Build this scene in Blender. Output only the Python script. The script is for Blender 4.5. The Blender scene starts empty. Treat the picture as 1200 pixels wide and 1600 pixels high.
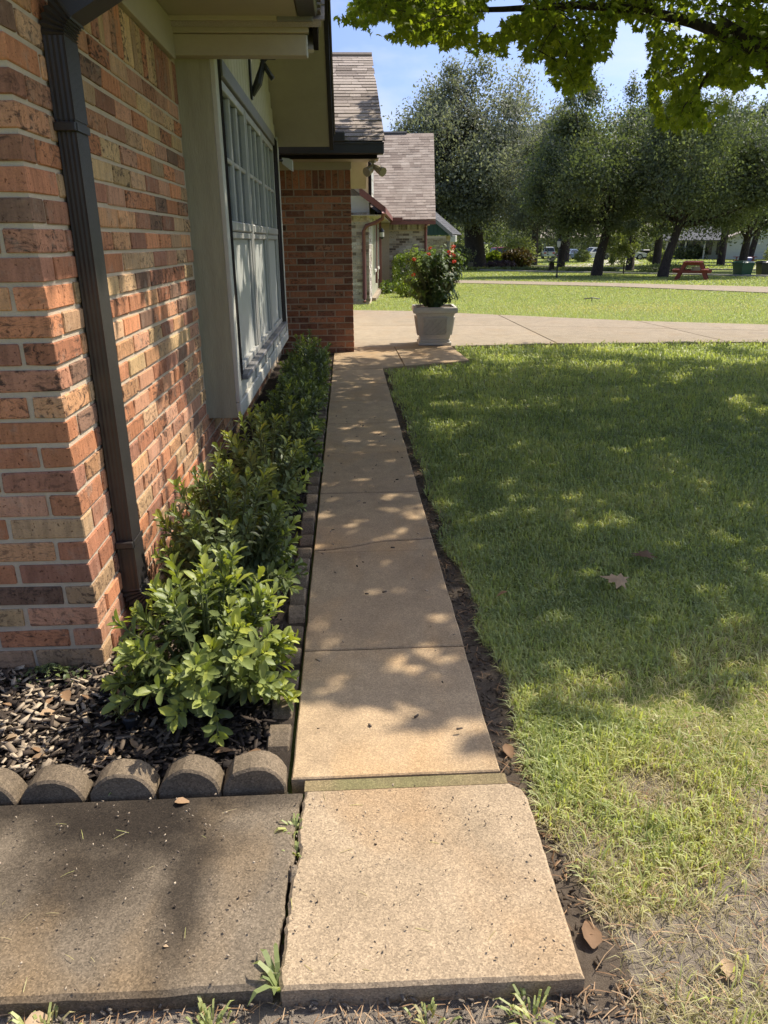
import bpy, bmesh, math, random
import numpy as np
from mathutils import Vector, Matrix

random.seed(7)
rng = np.random.default_rng(11)
sc = bpy.context.scene
COL = sc.collection

# ------------------------------------------------------------------ camera, light
FPX, CAMH = 1150.0, 1.4                       # focal length in pixels of the 1200x1600 photograph, eye height
_dy = np.array([-60, 423, -FPX]); _dz = -np.array([29, -3122, -FPX])
_dy = _dy/np.linalg.norm(_dy); _dz = _dz-_dy*(_dz@_dy); _dz /= np.linalg.norm(_dz)
_dx = np.cross(_dy, _dz)
RC = np.stack([_dx, _dy, _dz])
cam_d = bpy.data.cameras.new("camera"); cam = bpy.data.objects.new("camera", cam_d); COL.objects.link(cam)
m = Matrix([list(r)+[0] for r in RC]+[[0, 0, 0, 1]]); m.translation = Vector((0, 0, CAMH))
cam.matrix_world = m
cam_d.sensor_fit = 'VERTICAL'; cam_d.sensor_height = 36; cam_d.lens = FPX*36/1600
cam_d.clip_start = .05; cam_d.clip_end = 1500
sc.camera = cam

SUN = Vector((.65, .37, 1.0)).normalized()
sun_d = bpy.data.lights.new("sun", 'SUN'); sun_d.energy = 2.45; sun_d.angle = math.radians(.55); sun_d.color = (1, .925, .80)
sun = bpy.data.objects.new("sun", sun_d); COL.objects.link(sun)
sun.rotation_euler = SUN.to_track_quat('Z', 'Y').to_euler(); sun.location = (10, 6, 16)

w = bpy.data.worlds.new("World"); sc.world = w; w.use_nodes = True
nt = w.node_tree; nt.nodes.clear()
out = nt.nodes.new('ShaderNodeOutputWorld'); bg = nt.nodes.new('ShaderNodeBackground')
sky = nt.nodes.new('ShaderNodeTexSky'); sky.sky_type = 'NISHITA'; sky.sun_disc = False
sky.sun_elevation = math.asin(SUN.z); sky.sun_rotation = math.atan2(SUN.x, SUN.y)
sky.air_density = .5; sky.dust_density = 3.2; sky.ozone_density = 8.0
tc = nt.nodes.new('ShaderNodeTexCoord'); mp = nt.nodes.new('ShaderNodeMapping'); mp.inputs['Scale'].default_value = (1.2, 1.2, 3.2)
nz = nt.nodes.new('ShaderNodeTexNoise'); nz.inputs['Scale'].default_value = 3.0; nz.inputs['Detail'].default_value = 7; nz.inputs['Roughness'].default_value = .55
rp = nt.nodes.new('ShaderNodeValToRGB'); rp.color_ramp.elements[0].position = .50; rp.color_ramp.elements[1].position = .80
rp.color_ramp.elements[1].color = (.85, .85, .85, 1)
mx = nt.nodes.new('ShaderNodeMix'); mx.data_type = 'RGBA'; mx.inputs['B'].default_value = (3.7, 3.8, 4.0, 1)
L = nt.links.new
L(tc.outputs['Generated'], mp.inputs['Vector']); L(mp.outputs[0], nz.inputs['Vector']); L(nz.outputs['Fac'], rp.inputs['Fac'])
L(rp.outputs['Color'], mx.inputs['Factor']); L(sky.outputs[0], mx.inputs['A']); L(mx.outputs['Result'], bg.inputs['Color'])
bg.inputs['Strength'].default_value = .10
L(bg.outputs[0], out.inputs[0])

sc.view_settings.view_transform = 'Standard'; sc.view_settings.look = 'None'
sc.view_settings.gamma = 1; sc.view_settings.exposure = 1.46; sc.view_settings.use_curve_mapping = False
sc.render.engine = 'CYCLES'
sc.cycles.max_bounces = 8; sc.cycles.transparent_max_bounces = 8
try: sc.cycles.use_denoising = True
except Exception: pass

# ------------------------------------------------------------------ helpers
def proj(P):
    P = np.atleast_2d(P).astype(float)
    c = (P-np.array([0, 0, CAMH]))@RC
    d = np.where(c[:, 2] < -.01, -c[:, 2], .01)
    px = 600+FPX*c[:, 0]/d; py = 800-FPX*c[:, 1]/d
    px = np.where(c[:, 2] < -.01, px, -9999)
    return px, py, d

def g(x, y):
    return -.016*np.clip(np.asarray(y, float)-14, 0, 80)

def tag(o, label=None, cat=None, group=None, kind=None):
    if label: o['label'] = label
    if cat: o['category'] = cat
    if group: o['group'] = group
    if kind: o['kind'] = kind
    return o

def empty(name, loc=(0, 0, 0), rz=0, **k):
    o = bpy.data.objects.new(name, None); COL.objects.link(o); o.location = loc; o.rotation_euler = (0, 0, rz)
    o.empty_display_size = .2
    return tag(o, **k)

def link(name, me, mat=None, parent=None, **k):
    if mat is not None and not me.materials: me.materials.append(mat)
    o = bpy.data.objects.new(name, me); COL.objects.link(o)
    if parent is not None: o.parent = parent
    return tag(o, **k)

class MB:
    """collects polygons, with a tone value per face"""
    def __init__(s): s.v = []; s.f = []; s.t = []; s.tone = .5
    def add(s, vs, fs, tone=None):
        b = len(s.v); s.v += [tuple(p) for p in vs]
        t = s.tone if tone is None else tone
        for f in fs: s.f.append(tuple(i+b for i in f)); s.t.append(t)
    def box(s, a, b, tone=None, M=None):
        x0, y0, z0 = a; x1, y1, z1 = b
        vs = [Vector(p) for p in ((x0,y0,z0),(x1,y0,z0),(x1,y1,z0),(x0,y1,z0),(x0,y0,z1),(x1,y0,z1),(x1,y1,z1),(x0,y1,z1))]
        if M is not None: vs = [M@p for p in vs]
        s.add(vs, [(0,3,2,1),(4,5,6,7),(0,1,5,4),(1,2,6,5),(2,3,7,6),(3,0,4,7)], tone); return s
    def cbox(s, a, b, c=.004, tone=None, jit=0, M=None, skip=()):
        """box with chamfered edges"""
        a = np.array(a, float); b = np.array(b, float); ctr = (a+b)/2; h = (b-a)/2
        idx = {}; vs = []
        for sx in (-1, 1):
            for sy in (-1, 1):
                for sz in (-1, 1):
                    for ax in range(3):
                        p = h*np.array([sx, sy, sz]); q = p.copy()
                        for k in range(3):
                            if k != ax: q[k] -= c*np.array([sx, sy, sz])[k]
                        if jit: q = q+np.array([random.gauss(0, jit) for _ in range(3)])
                        idx[(sx, sy, sz, ax)] = len(vs); vs.append(Vector(ctr+q))
        fs = []
        def fix(f, n):
            p = [vs[i] for i in f]
            nn = (p[1]-p[0]).cross(p[2]-p[0])
            return f if nn.dot(Vector(n)) > 0 else f[::-1]
        for ax in range(3):
            o1, o2 = [k for k in range(3) if k != ax]
            for sg in (-1, 1):
                ring = []
                for (p, q) in ((-1,-1),(1,-1),(1,1),(-1,1)):
                    k = [0,0,0]; k[ax] = sg; k[o1] = p; k[o2] = q
                    ring.append(idx[(*k, ax)])
                n = [0,0,0]; n[ax] = sg
                fs.append(fix(ring, n))
        for ax in range(3):           # edges along ax
            o1, o2 = [k for k in range(3) if k != ax]
            for p in (-1, 1):
                for q in (-1, 1):
                    k0 = [0,0,0]; k0[ax] = -1; k0[o1] = p; k0[o2] = q
                    k1 = list(k0); k1[ax] = 1
                    n = [0,0,0]; n[o1] = p; n[o2] = q
                    fs.append(fix([idx[(*k0, o1)], idx[(*k1, o1)], idx[(*k1, o2)], idx[(*k0, o2)]], n))
        for sx in (-1, 1):
            for sy in (-1, 1):
                for sz in (-1, 1):
                    fs.append(fix([idx[(sx,sy,sz,0)], idx[(sx,sy,sz,1)], idx[(sx,sy,sz,2)]], (sx,sy,sz)))
        if M is not None: vs = [M@p for p in vs]
        s.add(vs, fs, tone); return s
    def tube(s, pts, rad, n=8, tone=None, cap=True):
        pts = [Vector(p) for p in pts]
        rad = [rad]*len(pts) if not hasattr(rad, '__len__') else rad
        vs = []; up = Vector((.13, .27, .95))
        for i, p in enumerate(pts):
            d = (pts[min(i+1, len(pts)-1)]-pts[max(i-1, 0)]).normalized()
            a = d.cross(up)
            if a.length < 1e-3: a = d.cross(Vector((1, 0, 0)))
            a.normalize(); b = d.cross(a)
            for k in range(n):
                t = 2*math.pi*k/n; vs.append(p+(a*math.cos(t)+b*math.sin(t))*rad[i])
        fs = []
        for i in range(len(pts)-1):
            for k in range(n):
                fs.append((i*n+k, i*n+(k+1) % n, (i+1)*n+(k+1) % n, (i+1)*n+k))
        if cap: fs += [tuple(range(n)), tuple(range((len(pts)-1)*n, len(pts)*n))[::-1]]
        fs = [f[::-1] for f in fs]
        s.add(vs, fs, tone); return s
    def loft(s, rings, tone=None, cap=True):
        n = len(rings[0]); vs = [p for r in rings for p in r]; fs = []
        for i in range(len(rings)-1):
            for k in range(n):
                fs.append((i*n+k, i*n+(k+1) % n, (i+1)*n+(k+1) % n, (i+1)*n+k))
        if cap: fs += [tuple(range(n))[::-1], tuple(range((len(rings)-1)*n, len(rings)*n))]
        s.add(vs, fs, tone); return s
    def prism(s, poly, z0, z1, ch=.006, tone=None):
        """vertical prism over a counter-clockwise outline, top edge chamfered"""
        inn = offset(poly, ch)
        r = [[(x, y, z0) for x, y in poly], [(x, y, z1-ch) for x, y in poly], [(x, y, z1) for x, y in inn]]
        return s.loft(r, tone)
    def lathe(s, prof, n=16, c=(0, 0, 0), tone=None):
        rings = [[(c[0]+r*math.cos(2*math.pi*k/n), c[1]+r*math.sin(2*math.pi*k/n), c[2]+z) for k in range(n)] for r, z in prof]
        return s.loft(rings, tone)
    def mesh(s, name, smooth=False):
        me = bpy.data.meshes.new(name); me.from_pydata(s.v, [], s.f)
        at = me.attributes.new('tone', 'FLOAT', 'FACE'); at.data.foreach_set('value', np.array(s.t, np.float32))
        if smooth: me.polygons.foreach_set('use_smooth', [True]*len(me.polygons))
        me.update(); return me
    def build(s, name, mat, parent=None, smooth=False, **k):
        return link(name, s.mesh(name, smooth), mat, parent, **k)

def offset(poly, d):
    n = len(poly); res = []
    for i in range(n):
        p0, p1, p2 = (Vector(poly[i-1]), Vector(poly[i]), Vector(poly[(i+1) % n]))
        e1 = (p1-p0); e2 = (p2-p1)
        if e1.length < 1e-9 or e2.length < 1e-9: res.append(tuple(p1)); continue
        e1.normalize(); e2.normalize()
        n1 = Vector((-e1.y, e1.x)); n2 = Vector((-e2.y, e2.x)); b = n1+n2
        if b.length < 1e-6: b = n1
        b.normalize(); k = d/max(.5, b.dot(n1)); res.append(tuple(p1+b*k))
    return res

def inst_arrays(tv, tf, mats):
    tv = np.asarray(tv, float); nv = len(tv); N = len(mats)
    V = np.einsum('nij,vj->nvi', mats[:, :3, :3], tv)+mats[:, None, :3, 3]
    lt = np.array([len(f) for f in tf]); li = np.concatenate([np.array(f) for f in tf])
    LI = (li[None, :]+(np.arange(N)*nv)[:, None]).reshape(-1)
    return V.reshape(-1, 3), LI, np.tile(lt, N)

def raw_mesh(name, V, LI, LT, tones, smooth=False):
    me = bpy.data.meshes.new(name)
    me.vertices.add(len(V)); me.vertices.foreach_set('co', np.asarray(V, np.float32).reshape(-1))
    me.loops.add(len(LI)); me.loops.foreach_set('vertex_index', np.asarray(LI, np.int32))
    me.polygons.add(len(LT)); st = np.concatenate([[0], np.cumsum(LT)[:-1]])
    me.polygons.foreach_set('loop_start', st.astype(np.int32))
    if smooth: me.polygons.foreach_set('use_smooth', np.ones(len(LT), bool))
    me.update(calc_edges=True)
    at = me.attributes.new('tone', 'FLOAT', 'FACE'); at.data.foreach_set('value', np.asarray(tones, np.float32))
    return me

def inst_mesh(name, tv, tf, mats, tones, smooth=False):
    V, LI, LT = inst_arrays(tv, tf, mats)
    return raw_mesh(name, V, LI, LT, np.repeat(np.asarray(tones), len(tf)), smooth)

def frames(pos, xdir, nrm, size):
    """matrices: local x along xdir, local z near nrm"""
    x = xdir/np.maximum(1e-9, np.linalg.norm(xdir, axis=1, keepdims=True))
    z = nrm-x*np.sum(nrm*x, 1, keepdims=True)
    ln = np.linalg.norm(z, axis=1, keepdims=True)
    bad = ln[:, 0] < 1e-4
    z[bad] = np.cross(x[bad], np.array([.3, .5, .8])); z /= np.maximum(1e-9, np.linalg.norm(z, axis=1, keepdims=True))
    y = np.cross(z, x)
    M = np.zeros((len(pos), 4, 4)); M[:, 3, 3] = 1
    s = size if np.ndim(size) == 2 else np.repeat(np.asarray(size)[:, None], 3, 1)
    M[:, :3, 0] = x*s[:, :1]; M[:, :3, 1] = y*s[:, 1:2]; M[:, :3, 2] = z*s[:, 2:3]; M[:, :3, 3] = pos
    return M

def rdir(n):
    v = rng.normal(size=(n, 3)); return v/np.linalg.norm(v, axis=1, keepdims=True)

def leaf_objects(parent, tv, tf, mats, tones, mat, nmax, stuff='foliage', smooth=True, minpx=9):
    """the leaves that show largest become objects of their own, the rest one mesh"""
    px, py, d = proj(mats[:, :3, 3])
    sz = np.linalg.norm(mats[:, :3, 0], axis=1)*FPX/d
    vis = (px > 0) & (px < 1200) & (py > 0) & (py < 1600)
    score = np.where(vis, sz, 0)-.0*d
    # keep the ones nearest the camera among those big enough
    cand = np.where(score > minpx)[0]
    cand = cand[np.argsort(d[cand])][:nmax]
    pick = np.zeros(len(mats), bool); pick[cand] = True
    keys = {}
    for i in cand:
        k = int(round(float(tones[i])*5))
        if k not in keys:
            keys[k] = inst_mesh('leaf', tv, tf, np.eye(4)[None], [k/5], smooth); keys[k].materials.append(mat)
        o = bpy.data.objects.new('leaf', keys[k]); COL.objects.link(o); o.parent = parent
        o.matrix_local = parent.matrix_world.inverted_safe()@Matrix(mats[i].tolist()) if False else Matrix(mats[i].tolist())
    rest = ~pick
    if rest.any():
        me = inst_mesh(stuff, tv, tf, mats[rest], np.asarray(tones)[rest], smooth)
        link(stuff, me, mat, parent, kind='stuff')

def vnoise(x, y, s, seed=0):
    """smooth 2-D value noise in 0..1"""
    x = np.asarray(x)*s+seed*17.3; y = np.asarray(y)*s+seed*9.1
    xi = np.floor(x); yi = np.floor(y); fx = x-xi; fy = y-yi
    fx = fx*fx*(3-2*fx); fy = fy*fy*(3-2*fy)
    h = lambda a, b: (np.sin(a*127.1+b*311.7+seed*74.7)*43758.5453) % 1.0
    return (h(xi, yi)*(1-fx)+h(xi+1, yi)*fx)*(1-fy)+(h(xi, yi+1)*(1-fx)+h(xi+1, yi+1)*fx)*fy

# ------------------------------------------------------------------ materials
class N:
    def __init__(s, name):
        s.m = bpy.data.materials.new(name); s.m.use_nodes = True; s.t = s.m.node_tree; s.t.nodes.clear()
        s.out = s.t.nodes.new('ShaderNodeOutputMaterial')
    def n(s, typ, **k):
        nd = s.t.nodes.new(typ)
        for a, b in k.items(): setattr(nd, a, b)
        return nd
    def set(s, sock, v):
        if isinstance(v, bpy.types.NodeSocket): s.t.links.new(v, sock)
        elif isinstance(v, (tuple, list)) and len(v) == 3 and sock.type == 'RGBA': sock.default_value = (*v, 1)
        else: sock.default_value = v
    def pos(s): return s.n('ShaderNodeNewGeometry').outputs['Position']
    def obj(s): return s.n('ShaderNodeTexCoord').outputs['Object']
    def tone(s): return s.n('ShaderNodeAttribute', attribute_name='tone').outputs['Fac']
    def rnd(s): return s.n('ShaderNodeObjectInfo').outputs['Random']
    def map(s, v, sc=(1, 1, 1), loc=(0, 0, 0), rot=(0, 0, 0)):
        a = s.n('ShaderNodeMapping'); s.set(a.inputs['Vector'], v); a.inputs['Scale'].default_value = sc
        a.inputs['Location'].default_value = loc; a.inputs['Rotation'].default_value = rot; return a.outputs[0]
    def noise(s, v, scale=5, detail=3, rough=.55, w=None, dist=0):
        a = s.n('ShaderNodeTexNoise')
        if w is not None: a.noise_dimensions = '4D'; s.set(a.inputs['W'], w)
        s.set(a.inputs['Vector'], v); a.inputs['Scale'].default_value = scale; a.inputs['Detail'].default_value = detail
        a.inputs['Roughness'].default_value = rough; a.inputs['Distortion'].default_value = dist; return a.outputs['Fac']
    def vor(s, v, scale, out='Color', feat='F1'):
        a = s.n('ShaderNodeTexVoronoi', feature=feat); s.set(a.inputs['Vector'], v); a.inputs['Scale'].default_value = scale
        return a.outputs[out]
    def ramp(s, f, stops, interp='LINEAR'):
        a = s.n('ShaderNodeValToRGB'); r = a.color_ramp; r.interpolation = interp
        while len(r.elements) < len(stops): r.elements.new(.5)
        for e, (p, c) in zip(r.elements, stops):
            e.position = p; e.color = (c, c, c, 1) if not hasattr(c, '__len__') else (*c, 1)
        s.set(a.inputs['Fac'], f); return a.outputs['Color']
    def mix(s, f, a, b, blend='MIX'):
        q = s.n('ShaderNodeMix', data_type='RGBA', blend_type=blend)
        s.set(q.inputs['Factor'], f); s.set(q.inputs['A'], a); s.set(q.inputs['B'], b); return q.outputs['Result']
    def math(s, op, a, b=0):
        q = s.n('ShaderNodeMath', operation=op); s.set(q.inputs[0], a); s.set(q.inputs[1], b); return q.outputs[0]
    def bump(s, h, strength=.3, dist=.01, nrm=None):
        q = s.n('ShaderNodeBump'); q.inputs['Strength'].default_value = strength; q.inputs['Distance'].default_value = dist
        s.set(q.inputs['Height'], h)
        if nrm is not None: s.set(q.inputs['Normal'], nrm)
        return q.outputs[0]
    def bsdf(s, col, rough=.7, nrm=None, spec=.4, metal=0, **k):
        p = s.n('ShaderNodeBsdfPrincipled'); s.set(p.inputs['Base Color'], col); s.set(p.inputs['Roughness'], rough)
        p.inputs['Specular IOR Level'].default_value = spec; p.inputs['Metallic'].default_value = metal
        if nrm is not None: s.set(p.inputs['Normal'], nrm)
        for a, b in k.items(): s.set(p.inputs[a.replace('_', ' ')], b)
        return p.outputs[0]
    def end(s, sh): s.t.links.new(sh, s.out.inputs[0]); return s.m

def M_plain(name, c1, c2=None, rough=.6, scale=8, spec=.4, bs=60, bstr=.15, metal=0, stretch=(1, 1, 1), detail=4):
    a = N(name); c2 = c2 or tuple(x*.75 for x in c1)
    v = a.map(a.obj(), stretch)
    f = a.noise(v, scale, detail, .6)
    f2 = a.noise(v, scale*7, 3, .6)
    f = a.math('ADD', a.math('MULTIPLY', f, .7), a.math('MULTIPLY', f2, .3))
    col = a.mix(a.ramp(f, [(.32, 0), (.68, 1)]), c1, c2)
    nb = a.bump(a.noise(v, bs, 3, .6), bstr, .004)
    return a.end(a.bsdf(col, rough, nb, spec, metal))

def M_brick(name, cols, soft=1.0):
    a = N(name); t = a.tone(); p = a.pos(); w4 = a.math('MULTIPLY', t, 37.0)
    n = len(cols)
    base = a.ramp(t, [(i/n, c) for i, c in enumerate(cols)], 'CONSTANT')
    shade = a.ramp(a.math('FRACT', a.math('MULTIPLY', t, 173.0)), [(0, .72), (1, 1.2)])
    base = a.mix(1, base, shade, 'MULTIPLY')
    # flashed dark drags and pale scum
    fl = a.noise(a.map(p, (10, 10, 20)), 1.0, 5, .68, w=w4, dist=2.6)
    base = a.mix(a.math('MULTIPLY', a.ramp(fl, [(.50, 0), (.62, 1)]), a.ramp(a.math('FRACT', a.math('MULTIPLY', t, 61.0)), [(.25, .1), (.75, .9)])), base, (.055, .036, .028))
    sx = a.n('ShaderNodeSeparateXYZ'); a.set(sx.inputs[0], p)
    cx = a.n('ShaderNodeCombineXYZ'); a.set(cx.inputs[0], a.math('MULTIPLY', a.math('ADD', sx.outputs[0], sx.outputs[1]), 46)); a.set(cx.inputs[1], w4); a.set(cx.inputs[2], a.math('MULTIPLY', sx.outputs[2], 7))
    st = a.noise(cx.outputs[0], 1, 2, .6)
    base = a.mix(.55*soft, base, a.ramp(st, [(.3, .62), (.5, 1.0), (.72, 1.32)]), 'MULTIPLY')
    sc_ = a.noise(p, 14, 4, .65, w=w4)
    base = a.mix(a.math('MULTIPLY', a.ramp(sc_, [(.54, 0), (.74, 1)]), .5), base, (.38, .30, .225))
    fine = a.noise(p, 170, 3, .7)
    base = a.mix(.45, base, a.ramp(fine, [(.3, .55), (.5, 1.0), (.75, 1.25)]), 'MULTIPLY')
    pits = a.ramp(a.noise(p, 95, 2, .5), [(.27, 0), (.36, 1)])
    base = a.mix(1, base, a.mix(pits, (.35, .3, .28), (1, 1, 1)), 'MULTIPLY')
    h = a.math('ADD', a.math('MULTIPLY', st, .6), a.math('ADD', fine, a.math('MULTIPLY', pits, .8)))
    nb = a.bump(h, .55, .004)
    return a.end(a.bsdf(base, .9, nb, .2))

def M_concrete(name, c1, c2, spk=.5, stain=None, wet=None, scale=300, joint_c=None):
    a = N(name); p = a.pos()
    big = a.noise(p, 1.9, 5, .6)
    col = a.mix(a.ramp(big, [(.33, 0), (.67, 1)]), c1, c2)
    mid = a.noise(p, 11, 4, .6)
    col = a.mix(.5, col, a.ramp(mid, [(.3, .78), (.7, 1.18)]), 'MULTIPLY')
    if stain:
        s1 = a.noise(a.map(p, (1.3, .8, 1), (3.1, 1.7, 0)), 2.2, 4, .55, dist=.5)
        col = a.mix(a.math('MULTIPLY', a.ramp(s1, [(.50, 0), (.70, 1)]), .65), col, stain)
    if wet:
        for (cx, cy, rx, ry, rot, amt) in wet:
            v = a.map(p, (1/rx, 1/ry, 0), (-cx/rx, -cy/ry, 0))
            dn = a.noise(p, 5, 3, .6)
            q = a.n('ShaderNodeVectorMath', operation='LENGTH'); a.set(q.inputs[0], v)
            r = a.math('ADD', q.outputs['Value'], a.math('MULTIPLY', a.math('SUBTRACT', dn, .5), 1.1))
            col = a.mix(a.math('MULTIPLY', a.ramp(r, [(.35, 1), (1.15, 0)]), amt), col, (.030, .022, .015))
    col = a.mix(1, col, a.ramp(a.rnd(), [(0, .88), (1, 1.10)]), 'MULTIPLY')
    sv = a.noise(p, 4.5, 5, .7)
    col = a.mix(.55, col, a.ramp(sv, [(.30, .72), (.5, 1), (.75, 1.12)]), 'MULTIPLY')
    vc = a.vor(p, scale); sx = a.n('ShaderNodeSeparateColor'); a.set(sx.inputs[0], vc)
    col = a.mix(spk, col, a.ramp(sx.outputs[0], [(0, .5), (.25, .8), (.7, 1.12), (1, 1.6)]), 'MULTIPLY')
    dk2 = a.noise(p, scale*.9, 1, .5)
    col = a.mix(a.ramp(dk2, [(.25, .75), (.33, 0)]), col, (.12, .085, .055))
    h = a.math('ADD', sx.outputs[1], a.math('MULTIPLY', a.noise(p, 60, 3, .6), 1.2))
    return a.end(a.bsdf(col, .88, a.bump(h, .5, .003), .25))

def M_leaf(name, stops, transl=.35, rough=.42, spec=.5, tcol=None):
    a = N(name); t = a.tone()
    col = a.ramp(t, stops)
    v = a.noise(a.pos(), 35, 2, .5)
    col = a.mix(.5, col, a.ramp(v, [(.3, .72), (.7, 1.25)]), 'MULTIPLY')
    b = a.bsdf(col, rough, None, spec)
    tr = a.n('ShaderNodeBsdfTranslucent')
    a.set(tr.inputs['Color'], a.mix(1, col, tcol or (1.5, 1.6, .55), 'MULTIPLY'))
    mx_ = a.n('ShaderNodeMixShader'); mx_.inputs[0].default_value = transl
    a.t.links.new(b, mx_.inputs[1]); a.t.links.new(tr.outputs[0], mx_.inputs[2])
    return a.end(mx_.outputs[0])

def M_bark(name, c1, c2):
    a = N(name); p = a.pos()
    f = a.noise(a.map(p, (9, 9, 2.2)), 2.2, 5, .65, dist=.6)
    return a.end(a.bsdf(a.mix(a.ramp(f, [(.35, 0), (.65, 1)]), c1, c2), .9, a.bump(f, .8, .02), .2))

def M_shingle(name, cols):
    a = N(name); t = a.tone(); p = a.pos()
    col = a.ramp(t, [(i/(len(cols)-1), c) for i, c in enumerate(cols)])
    gr = a.noise(p, 240, 2, .7)
    col = a.mix(.6, col, a.ramp(gr, [(.3, .6), (.7, 1.4)]), 'MULTIPLY')
    st = a.noise(a.map(p, (2, 1, 1)), .9, 3, .6)
    col = a.mix(.5, col, a.ramp(st, [(.3, .75), (.7, 1.2)]), 'MULTIPLY')
    return a.end(a.bsdf(col, .92, a.bump(gr, .6, .003), .2))

def M_ground(name, stops, scale, speck=None, bstr=.6, rough=.95):
    a = N(name); p = a.pos()
    f = a.math('ADD', a.math('MULTIPLY', a.noise(p, scale, 4, .6), .6), a.math('MULTIPLY', a.noise(p, scale*11, 3, .6), .4))
    col = a.ramp(f, stops)
    fn = a.noise(p, scale*60, 3, .7)
    col = a.mix(.7, col, a.ramp(fn, [(.3, .6), (.7, 1.35)]), 'MULTIPLY')
    return a.end(a.bsdf(col, rough, a.bump(fn, bstr, .02), .15))

def M_glass(name, tint=(.75, .8, .8), amt=.55):
    a = N(name)
    gl = a.n('ShaderNodeBsdfGlossy'); gl.inputs['Roughness'].default_value = .03; a.set(gl.inputs['Color'], (.9, .92, .95))
    tr = a.n('ShaderNodeBsdfTransparent'); a.set(tr.inputs['Color'], tint)
    fr = a.n('ShaderNodeFresnel'); fr.inputs['IOR'].default_value = 1.5
    mx_ = a.n('ShaderNodeMixShader'); a.set(mx_.inputs[0], a.math('MINIMUM', a.math('ADD', fr.outputs[0], .03), 1.0))
    a.t.links.new(tr.outputs[0], mx_.inputs[1]); a.t.links.new(gl.outputs[0], mx_.inputs[2])
    return a.end(mx_.outputs[0])

BR = [(0.539, 0.23, 0.113), (0.586, 0.308, 0.153), (0.461, 0.196, 0.105), (0.586, 0.384, 0.193), (0.523, 0.264, 0.153), (0.603, 0.256, 0.125), (0.365, 0.17, 0.105), (0.539, 0.342, 0.185), (0.238, 0.137, 0.089), (0.555, 0.29, 0.177), (0.57, 0.342, 0.193), (0.491, 0.214, 0.109), (0.427, 0.204, 0.121), (0.523, 0.256, 0.137)]
BR_DK = [(0.32, 0.129, 0.069), (0.385, 0.168, 0.09), (0.256, 0.108, 0.063), (0.416, 0.198, 0.111), (0.352, 0.145, 0.076), (0.208, 0.092, 0.058), (0.432, 0.182, 0.097), (0.336, 0.152, 0.083)]
BR_PALE = [(.55,.49,.42), (.60,.55,.48), (.42,.36,.30), (.20,.16,.13), (.57,.50,.43), (.33,.27,.22), (.62,.57,.50), (.50,.43,.36)]
BR_TAN = [(.42,.34,.22), (.36,.28,.18), (.46,.38,.26), (.30,.23,.15), (.40,.32,.21)]
mat_brick = M_brick('brick_red_blend', BR)
mat_brick_dk = M_brick('brick_brown_blend', BR_DK, .5)
mat_brick_pale = M_brick('brick_pale_wash', BR_PALE, .5)
mat_brick_tan = M_brick('brick_tan', BR_TAN, .5)
mat_mortar = M_plain('mortar', (.60,.485,.35), (.50,.405,.29), .95, 14, .15, 190, .7)
mat_mortar_dk = M_plain('mortar_brown', (.42,.33,.24), (.34,.265,.195), .95, 14, .15, 190, .6)
mat_conc_path = M_concrete('concrete_walk', (.44,.315,.185), (.385,.275,.165), .5, (.46,.29,.14))
mat_conc_near = M_concrete('concrete_end_slab', (.365,.272,.175), (.30,.225,.142), .62, (.345,.225,.12))
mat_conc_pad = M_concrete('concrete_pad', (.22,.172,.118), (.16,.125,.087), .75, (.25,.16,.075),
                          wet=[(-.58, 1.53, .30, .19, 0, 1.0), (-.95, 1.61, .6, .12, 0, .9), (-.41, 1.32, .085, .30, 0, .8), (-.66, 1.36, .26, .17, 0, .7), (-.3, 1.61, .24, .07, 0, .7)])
mat_conc_drive = M_concrete('concrete_drive', (.325,.26,.182), (.285,.23,.16), .35, (.30,.225,.142))
mat_conc_edge = M_concrete('concrete_edging', (.205,.155,.10), (.14,.105,.07), .7, None, scale=260)
mat_moss = M_concrete('mossy_joint', (.27,.205,.105), (.23,.175,.095), .6, (.19,.18,.075))
mat_soil = M_ground('soil', [(.3,(.085,.064,.046)), (.7,(.17,.132,.096))], 9)
mat_soil_dry = M_ground('dry_soil', [(.3,(.185,.15,.115)), (.7,(.30,.25,.195))], 6)
mat_grassbase = M_ground('lawn_ground', [(.28,(.21,.195,.075)), (.42,(.175,.205,.052)), (.7,(.235,.27,.066))], 2.2)
mat_mulchbed = M_ground('mulch_bed', [(.3,(.03,.024,.018)), (.7,(.085,.065,.05))], 14)
mat_road = M_concrete('road_concrete', (.46,.42,.37), (.40,.36,.32), .25)
mat_chip = M_leaf('bark_chips', [(0,(.024,.019,.016)), (.4,(.085,.062,.045)), (.65,(.26,.20,.14)), (1,(.50,.40,.28))], .0, .85, .2)
mat_blade = M_leaf('grass_blades', [(0,(.225,.27,.11)), (.35,(.40,.44,.165)), (.6,(.52,.52,.20)), (.78,(.44,.385,.19)), (1,(.46,.38,.235))], .42, .45, .4, (1.35,1.4,.6))
mat_shrub = M_leaf('shrub_leaves', [(0,(.060,.080,.036)), (.4,(.12,.15,.058)), (.7,(.215,.255,.075)), (1,(.37,.39,.075))], .28, .45, .35)
mat_maple = M_leaf('maple_leaves', [(0,(.07,.098,.024)), (.5,(.125,.155,.034)), (1,(.21,.235,.05))], .62, .5, .3, (2.2,2.3,.55))
mat_oak = M_leaf('live_oak_leaves', [(0,(.12,.128,.09)), (.5,(.205,.212,.155)), (1,(.34,.34,.26))], .36, .6, .25, (1.25,1.35,.75))
mat_oak2 = M_leaf('oak_leaves', [(0,(.070,.083,.050)), (.5,(.125,.142,.085)), (1,(.24,.245,.155))], .36, .6, .25, (1.4,1.6,.55))
mat_farleaf = M_leaf('far_leaves', [(0,(.08,.10,.045)), (.5,(.14,.165,.065)), (1,(.24,.26,.11))], .35, .5, .4)
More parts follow.
